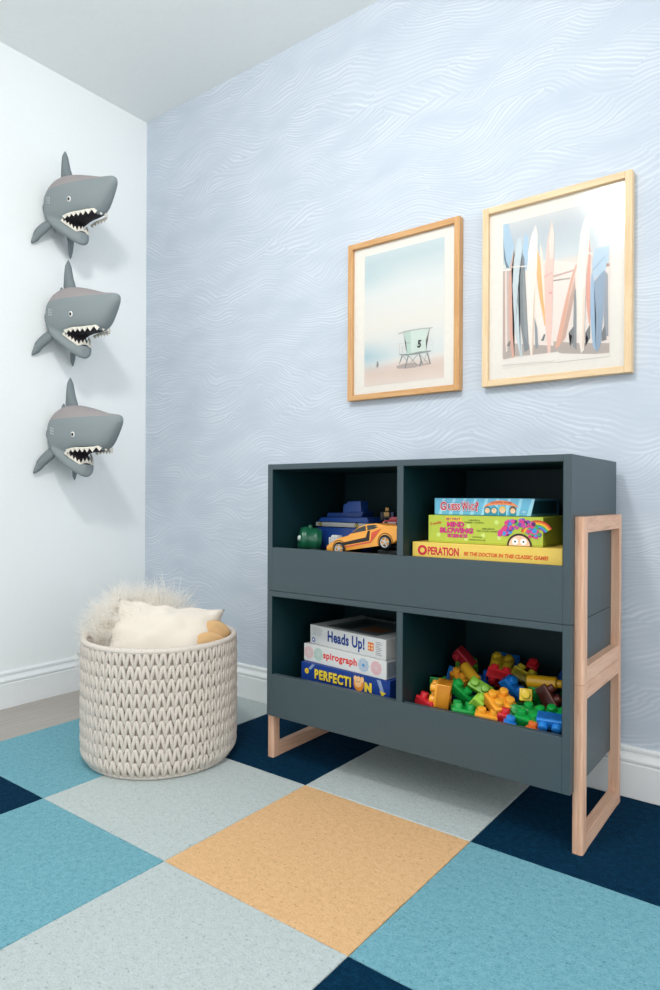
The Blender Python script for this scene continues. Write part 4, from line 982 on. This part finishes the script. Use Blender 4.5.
g = NT('white_fur'); nz = g.noise(g.coord(), 30, 2)
g.base(g.mix(nz, lin('f8f5f0'), lin('ffffff'))); g.rough(.7, .2); 
tl = g.n('ShaderNodeBsdfTranslucent'); tl.inputs['Color'].default_value = lin('fdfaf5'); ms_ = g.n('ShaderNodeMixShader'); ms_.inputs[0].default_value = .72
g.l(g.b.outputs[0], ms_.inputs[1]); g.l(tl.outputs[0], ms_.inputs[2]); g.l(ms_.outputs[0], g.t.nodes['Material Output'].inputs['Surface']); FUR = g.m
fpm = pillow_mesh(.28, .25, .16, n=26, seed=9, wr=.004)
fp = obj('shaggy_cushion', fpm, plain('f8f5ef', .95, .1), smooth=True)
FM = Matrix.Translation((.706, -.598, .368)) @ basis((.35, -.55, .75), (.2, .5, 1)) @ Matrix.Rotation(math.radians(16), 4, 'Z')
fp.matrix_world = FM
tag(fp, 'white shaggy fur cushion at the left and back of the basket', 'cushion')
def fur(base, count, Lmin, Lmax, seed):
    random.seed(seed); me = base.data
    polys = list(me.polygons); ar = [p.area for p in polys]; tot = sum(ar); cum = []; s_ = 0
    for a in ar: s_ += a; cum.append(s_/tot)
    import bisect
    vs = []; fs = []
    inv = base.matrix_world.to_3x3().inverted(); grav = inv @ Vector((0, 0, -1))
    for _ in range(count):
        p = polys[min(bisect.bisect(cum, random.random()), len(polys)-1)]
        q = [me.vertices[i].co for i in p.vertices]; a, b_ = random.random(), random.random()
        if len(q) == 4: pt = (q[0]*(1-a)+q[1]*a)*(1-b_)+(q[3]*(1-a)+q[2]*a)*b_
        else: pt = (q[0]+q[1]+q[2])/3
        n_ = p.normal
        key = Vector((pt.x*26, pt.y*26, pt.z*26))
        cl = Vector((mnoise.noise(key), mnoise.noise(key+Vector((31, 0, 0))), mnoise.noise(key+Vector((0, 47, 0)))))
        L = random.uniform(Lmin, Lmax)*(1+.7*mnoise.noise(key*.6)+(.45 if random.random() < .14 else 0))
        d = (n_*1.0+cl*2.1+Vector((random.gauss(0, .16), random.gauss(0, .16), random.gauss(0, .16)))).normalized()
        side = d.cross(Vector((random.random(), random.random(), random.random()))).normalized()
        K = 4; cur = pt.copy(); base_i = len(vs)
        for k in range(K+1):
            w_ = .0013*(1-k/K)**.7+.0001
            vs.append(cur-side*w_); vs.append(cur+side*w_)
            if k < K:
                dd = (d+grav*(.30*(k/K)**1.2)+cl*.35*(k/K)).normalized(); cur = cur+dd*(L/K)
                i0 = base_i+2*k; fs.append((i0, i0+1, i0+3, i0+2))
    o = obj('fur_pile', (vs, fs), FUR, base)
    o['kind'] = 'stuff'
    for p in o.data.polygons: p.use_smooth = True
fur(fp, 10000, .038, .075, 2)

# tan knitted blanket, folded into rolls beside the cushion
g = NT('tan_knit'); nz = g.noise(g.coord(), 300, 2, .6); n2 = g.noise(g.coord(), 12, 2)
g.base(g.mix(n2, lin('c79f6f'), lin('dcb98a'))); g.rough(.95, .1); g.bump(nz, .4, .001); TAN = g.m
bm = bmesh.new()
def roll(pts, r, flat=.75):
    n = 24; P_ = [Vector(p) for p in pts]; path = []
    for i in range(len(P_)-1):
        p0 = P_[max(i-1, 0)]; p1 = P_[i]; p2 = P_[i+1]; p3 = P_[min(i+2, len(P_)-1)]
        for k in range(6):
            t_ = k/6; path.append(.5*((2*p1)+(p2-p0)*t_+(2*p0-5*p1+4*p2-p3)*t_*t_+(3*p1-p0-3*p2+p3)*t_**3))
    path.append(P_[-1]); rings = []
    for i, p in enumerate(path):
        d = (path[min(i+1, len(path)-1)]-path[max(i-1, 0)]).normalized(); up = Vector((0, 0, 1)); s_ = d.cross(up).normalized(); u2 = s_.cross(d)
        e = .55+.45*math.sin(PI*min(1, max(0, .12+.8*i/len(path))))
        rr = [r*e*(1+.10*math.cos(4*2*PI*q/n+i*.12)+.22*mnoise.noise(Vector((i*.22, q*.8, r*90)))) for q in range(n)]
        rings.append([bm.verts.new(p+s_*(rr[q]*flat*math.cos(2*PI*q/n))+u2*(rr[q]*math.sin(2*PI*q/n))) for q in range(n)])
    for A, Bq in zip(rings, rings[1:]):
        for q in range(n): bm.faces.new((A[q], A[(q+1) % n], Bq[(q+1) % n], Bq[q]))
    bm.faces.new(rings[0][::-1]); bm.faces.new(rings[-1])
def bp(a_, b_, z): return (.982+.795*a_-.6065*b_, -.512+.6065*a_+.795*b_, z)
roll([bp(-.075, .0, .335), bp(-.035, -.005, .375), bp(.0, .005, .392), bp(.028, .02, .374), bp(.034, .03, .325)], .029)
roll([bp(-.080, .045, .340), bp(-.045, .045, .380), bp(-.01, .05, .396), bp(.015, .06, .372), bp(.015, .065, .33)], .026)
roll([bp(-.080, -.045, .310), bp(-.045, -.048, .352), bp(-.005, -.04, .366), bp(.028, -.025, .350), bp(.036, -.01, .305)], .027)
tag(obj('tan_blanket', bm, TAN, smooth=True), 'tan knitted blanket folded in the basket, right of the cream cushion', 'blanket')

# ------------------------------------------------------------------ shark heads
g = NT('shark_felt')
tc = g.n('ShaderNodeTexCoord'); sp = g.n('ShaderNodeSeparateXYZ'); g.l(tc.outputs['Object'], sp.inputs[0])
nz = g.noise(tc.outputs['Object'], 220, 3, .7); nb = g.noise(tc.outputs['Object'], 12, 2)
zz = g.math('ADD', sp.outputs[2], g.math('MULTIPLY', g.math('SUBTRACT', nb, .5), .006))
top = g.math('MULTIPLY', g.math('SUBTRACT', zz, .050), 500, clamp=True)
g.base(g.mix(g.math('MULTIPLY', nz, .22), g.mix(top, lin('8c9597'), lin('a29a9a')), lin('757f82'))); g.rough(.9, .15); g.bump(nz, .3, .001); FELT = g.m
FIN = plain('7f888b', .9, .15)
def loft(bm, secs, n=28, p=2.3):
    rings = []
    for x, zt_, zb_, hy in secs:
        R = []
        zc = (zt_+zb_)/2; hz = (zt_-zb_)/2
        for k in range(n):
            a = 2*PI*k/n; c, s = math.cos(a), math.sin(a)
            R.append(bm.verts.new((x, hy*math.copysign(abs(c)**(2/p), c), zc+hz*math.copysign(abs(s)**(2/p), s))))
        rings.append(R)
    for A, Bq in zip(rings, rings[1:]):
        for k in range(n): bm.faces.new((A[k], A[(k+1) % n], Bq[(k+1) % n], Bq[k]))
    bm.faces.new(rings[0][::-1]); bm.faces.new(rings[-1])
SK = .93
UP = [(.0, .066, -.078, .052), (.025, .090, -.098, .068), (.06, .107, -.110, .078), (.10, .1165, -.112, .083), (.14, .1175, -.112, .0845), (.175, .114, -.108, .084),
      (.205, .109, -.099, .081), (.25, .099, -.094, .075), (.30, .086, -.094, .066), (.345, .074, -.092, .056), (.375, .066, -.078, .047), (.405, .062, -.050, .037), (.432, .058, -.018, .028), (.452, .054, .008, .020), (.462, .047, .024, .010)]
LOW = [(.06, -.03, -.110, .074), (.11, -.062, -.137, .078), (.15, -.084, -.160, .074), (.18, -.102, -.179, .064), (.205, -.118, -.193, .050), (.224, -.132, -.199, .035), (.236, -.145, -.193, .018)]
def interp(secs, x, i):
    for a, b_ in zip(secs, secs[1:]):
        if a[0] <= x <= b_[0]:
            t_ = (x-a[0])/(b_[0]-a[0]); return a[i]+(b_[i]-a[i])*t_
    return secs[-1][i] if x > secs[-1][0] else secs[0][i]
def shark_body():
    bm = bmesh.new(); loft(bm, UP); loft(bm, LOW, p=2.1)
    bmesh.ops.recalc_face_normals(bm, faces=bm.faces)
    me = bpy.data.meshes.new('s'); bm.to_mesh(me); bm.free()
    o = bpy.data.objects.new('s', me); C.objects.link(o)
    rm = o.modifiers.new('r', 'REMESH'); rm.mode = 'VOXEL'; rm.voxel_size = .0042
    sm = o.modifiers.new('m', 'SMOOTH'); sm.factor = .6; sm.iterations = 9
    dg = bpy.context.evaluated_depsgraph_get(); dg.update()
    m2 = bpy.data.meshes.new_from_object(o.evaluated_get(dg)); bpy.data.objects.remove(o); bpy.data.meshes.remove(me)
    m2.name = 'shark_head'
    m2.materials.clear(); m2.materials.append(FELT); m2.materials.append(plain('2f2b30', .8, .2, 'mouth_lining'))
    for p_ in m2.polygons:
        p_.use_smooth = True
        c = p_.center; n_ = p_.normal
        # inside of the mouth: palate looking down, jaw floor looking up
        hu = interp(UP, c.x, 3); hl = interp(LOW, c.x, 3)
        if c.x > .165:
            if n_.z < -.6 and c.z > -.108 and c.x < .35 and abs(c.y) < hu*.70: p_.material_index = 1
            if c.x > .165 and n_.z > .5 and c.z < -.080 and abs(c.y) < hl*.60: p_.material_index = 1
            if n_.x > .3 and -.125 < c.z < -.090 and .165 < c.x < .20 and abs(c.y) < .045: p_.material_index = 1
    return m2
SB = shark_body()
def fin(pts, th, axis):
    """thin tapered fin: outline pts 3-D, thickness along axis"""
    bm = bmesh.new(); n = len(pts); ax = Vector(axis).normalized()
    c = sum((Vector(p) for p in pts), Vector())/n
    A = [bm.verts.new(Vector(p)) for p in pts]
    inn = [(Vector(p)*.62+c*.38) for p in pts]
    Bp = [bm.verts.new(q+ax*th/2) for q in inn]; Bm = [bm.verts.new(q-ax*th/2) for q in inn]
    for k in range(n):
        bm.faces.new((A[k], A[(k+1) % n], Bp[(k+1) % n], Bp[k])); bm.faces.new((A[(k+1) % n], A[k], Bm[k], Bm[(k+1) % n]))
    bm.faces.new(Bp); bm.faces.new(Bm[::-1])
    bmesh.ops.recalc_face_normals(bm, faces=bm.faces)
    bmesh.ops.subdivide_edges(bm, edges=bm.edges, cuts=2, use_grid_fill=True, smooth=.12)
    return bm
TOOTH = plain('efe9dc', .5, .3)
def make_shark(label, loc, rot):
    t = thing('shark_head', label, 'shark head', loc, rot, 'shark heads in a column on the left wall'); t.scale = (.93, .93, .93)
    o = bpy.data.objects.new('head', SB); C.objects.link(o); o.parent = t
    # small flat plaque behind so that it sits on the wall
    bm = bmesh.new(); acyl(bm, (-.012, 0, -.004), (.004, 0, -.004), .05, .056, 32); obj('wall_mount', bm, FIN, t, smooth='auto')
    o = obj('dorsal_fin', fin([(.070, 0, .095), (.074, 0, .150), (.078, 0, .200), (.085, 0, .242), (.090, 0, .246), (.098, 0, .222), (.120, 0, .155), (.150, 0, .098)], .030, (0, 1, 0)), FIN, t, smooth=True)
    obj('small_fin', fin([(.030, 0, .080), (.032, 0, .115), (.042, 0, .134), (.052, 0, .115), (.060, 0, .095)], .016, (0, 1, 0)), FIN, t, smooth=True)
    for s in (-1, 1):
        k_ = 1.0 if s < 0 else .50; dz_ = 0 if s < 0 else -.022
        obj('pectoral_fin', fin([(.020, s*.050, -.070), (.020, s*.050+s*.036*k_, -.108+dz_*.4), (.012, s*.050+s*.056*k_, -.142+dz_*.8), (.006, s*.050+s*.068*k_, -.184+dz_), (.010, s*.050+s*.064*k_, -.186+dz_), (.036, s*.050+s*.044*k_, -.150+dz_*.8), (.070, s*.050+s*.018*k_, -.112+dz_*.4), (.088, s*.048, -.085)], .026, (.0, 1, s*.55)), FIN, t, smooth=True)
        # eye on the side of the snout root
        ex, ez = .236, -.022
        hy = interp(UP, ex, 3)
        zc = (interp(UP, ex, 1)+interp(UP, ex, 2))/2; hz = (interp(UP, ex, 1)-interp(UP, ex, 2))/2
        yy = hy*(1-abs((ez-zc)/hz)**2.3)**(1/2.3)
        nrm = Vector((.16, s*1, (ez-zc)/hz*.5)).normalized()
        c = Vector((ex, s*yy, ez))-nrm*.001
        Mx = Matrix.Translation(c) @ nrm.to_track_quat('Z', 'Y').to_matrix().to_4x4()
        bm = bmesh.new(); lathe(bm, [(.0115, -.002), (.0115, .0008), (.0100, .0022), (0, .0034)], 24, Mx); ey = obj('eye', bm, plain('f2f1ec', .35, .4), t, smooth='auto')
        bm = bmesh.new(); lathe(bm, [(.0070, .001), (.0070, .0030), (.0055, .0046), (0, .0056)], 20, Mx); obj('pupil', bm, plain('0e0f11', .2, .6), ey, smooth='auto')
        # three stitched gill marks
        bm = bmesh.new()
        for k in range(3):
            x = .072+.013*k
            for q in range(3):
                z = .018-.011*q-.003*k
                def sp_(x, z):
                    hy = interp(UP, x, 3); zc = (interp(UP, x, 1)+interp(UP, x, 2))/2; hz = (interp(UP, x, 1)-interp(UP, x, 2))/2
                    return Vector((x, s*(hy*(1-abs((z-zc)/hz)**2.3)**(1/2.3)+.0006), z))
                acyl(bm, sp_(x, z), sp_(x+.003, z-.0075), .0009, n=6)
        obj('gill_stitching', bm, plain('d5d9d8', .8, .1), t)
    # teeth: pointed row and pale gum band along both jaws
    def jawline(upper):
        P_ = []
        n = 25
        for k in range(n):
            v = 2*k/(n-1)-1                        # -1 .. 1 from one corner round the front to the other
            if upper:
                a = v*PI/2; x = .186+.176*abs(math.cos(a))**.8; hy = .072*abs(math.sin(a))**.75*math.copysign(1, a)
                z = -.054 + .0*x
                hmax = interp(UP, x, 3)*.86; y = max(-hmax, min(hmax, hy*1.05))
                z = interp(UP, x, 2)+.013+.006*abs(v)**6
            else:
                a = v*PI/2; x = .160+.066*abs(math.cos(a))**.8; y = .068*abs(math.sin(a))**.8*math.copysign(1, a)
                hmax = interp(LOW, x, 3)*.88; y = max(-hmax, min(hmax, y*1.08))
                zc_ = (interp(LOW, x, 1)+interp(LOW, x, 2))/2; hz_ = (interp(LOW, x, 1)-interp(LOW, x, 2))/2
                z = zc_+hz_*(1-min(.999, abs(y)/interp(LOW, x, 3))**2.1)**(1/2.1)-.001; z = max(z, interp(LOW, x, 1)-.012)
                z += .004*abs(v)**3
            P_.append(Vector((x, y, z)))
        return P_
    for upper in (True, False):
        J = jawline(upper); sgn = -1 if upper else 1
        bm = bmesh.new()
        rings = []
        for i, p in enumerate(J):
            d = (J[min(i+1, len(J)-1)]-J[max(i-1, 0)]).normalized(); out = Vector((d.y, -d.x, 0)).normalized()
            if out.dot(Vector((p.x-.15, p.y, 0))) < 0: out = -out
            rings.append([bm.verts.new(p+out*(.001+.0034*math.cos(q))+Vector((0, 0, .0036*math.sin(q)))) for q in [2*PI*k/8 for k in range(8)]])
        for A, Bq in zip(rings, rings[1:]):
            for k in range(8): bm.faces.new((A[k], A[(k+1) % 8], Bq[(k+1) % 8], Bq[k]))
        bm.faces.new(rings[0][::-1]); bm.faces.new(rings[-1])
        gb = obj('upper_gum' if upper else 'lower_gum', bm, TOOTH, t, smooth=True)
        bm = bmesh.new(); NT_ = 15 if upper else 13
        # resample by length
        L = [0]
        for a, b_ in zip(J, J[1:]): L.append(L[-1]+(b_-a).length)
        def at(s_):
            for i in range(len(J)-1):
                if L[i] <= s_ <= L[i+1]: return J[i]+(J[i+1]-J[i])*((s_-L[i])/(L[i+1]-L[i]+1e-9))
            return J[-1]
        step = L[-1]/NT_
        for k in range(NT_):
            a, b_, m_ = at(step*(k+.04)), at(step*(k+.96)), at(step*(k+.5))
            d = (b_-a).normalized(); out = Vector((d.y, -d.x, 0)).normalized()
            if out.dot(Vector((m_.x-.15, m_.y, 0))) < 0: out = -out
            hgt = (.021 if upper else .021)*(1-.25*abs(2*k/(NT_-1)-1))
            tip = m_+Vector((0, 0, sgn*hgt))+out*.001
            o0 = Vector((0, 0, sgn*.002))
            V = [bm.verts.new(q) for q in (a+out*.0050+o0, b_+out*.0050+o0, b_-out*.0035+o0, a-out*.0035+o0)]; T_ = bm.verts.new(tip)
            for q in range(4): bm.faces.new((V[q], V[(q+1) % 4], T_))
            bm.faces.new(V[::-1])
        obj('tooth_row', bm, TOOTH, gb)
    return t
s1 = make_shark('grey shark head with open jaws, topmost of the three on the wall', (.010, -.472, 1.976), (math.radians(2), math.radians(3), math.radians(1)))
s1.scale = (.87, .87, .87)
s2 = dup(s1, (.010, -.460, 1.538), (math.radians(1), math.radians(3), math.radians(0)), 'grey shark head with open jaws, middle one of the three on the wall')
s2.scale = (.90, .90, .90)
s3 = dup(s1, (.010, -.450, 1.066), (math.radians(-1), math.radians(0), math.radians(0)), 'grey shark head with open jaws, lowest of the three on the wall')
s3.scale = (.91, .91, .91)

# ------------------------------------------------------------------ light
def area(name, loc, target, size, power, col=(1, 1, 1), size_y=None):
    l = bpy.data.lights.new(name, 'AREA'); l.energy = power; l.color = col; l.size = size
    if size_y: l.shape = 'RECTANGLE'; l.size_y = size_y
    o = bpy.data.objects.new(name, l); C.objects.link(o); o.location = loc
    o.rotation_euler = (Vector(target)-Vector(loc)).to_track_quat('-Z', 'Y').to_euler(); return o
area('key_lamp', (1.69, -1.56, 2.24), (1.0, -.2, 1.1), .20, 15, (1, .98, .95))
area('ceiling_softbox', (1.9, -2.3, 2.50), (1.7, -1.6, 0), 2.2, 29, (1, .995, .98), 1.8)
area('side_fill', (4.5, -2.0, 1.5), (0, -.6, 1.4), 2.4, 20, (.97, .99, 1), 1.9)  # added fill to brighten the left wall, no such source known
wd = bpy.data.worlds.new('daylight'); bpy.context.scene.world = wd; wd.use_nodes = True
wd.node_tree.nodes['Background'].inputs[0].default_value = (.95, .98, 1, 1); wd.node_tree.nodes['Background'].inputs[1].default_value = 1.28
sc = bpy.context.scene
sc.view_settings.view_transform = 'Standard'; sc.view_settings.look = 'None'; sc.view_settings.exposure = 0
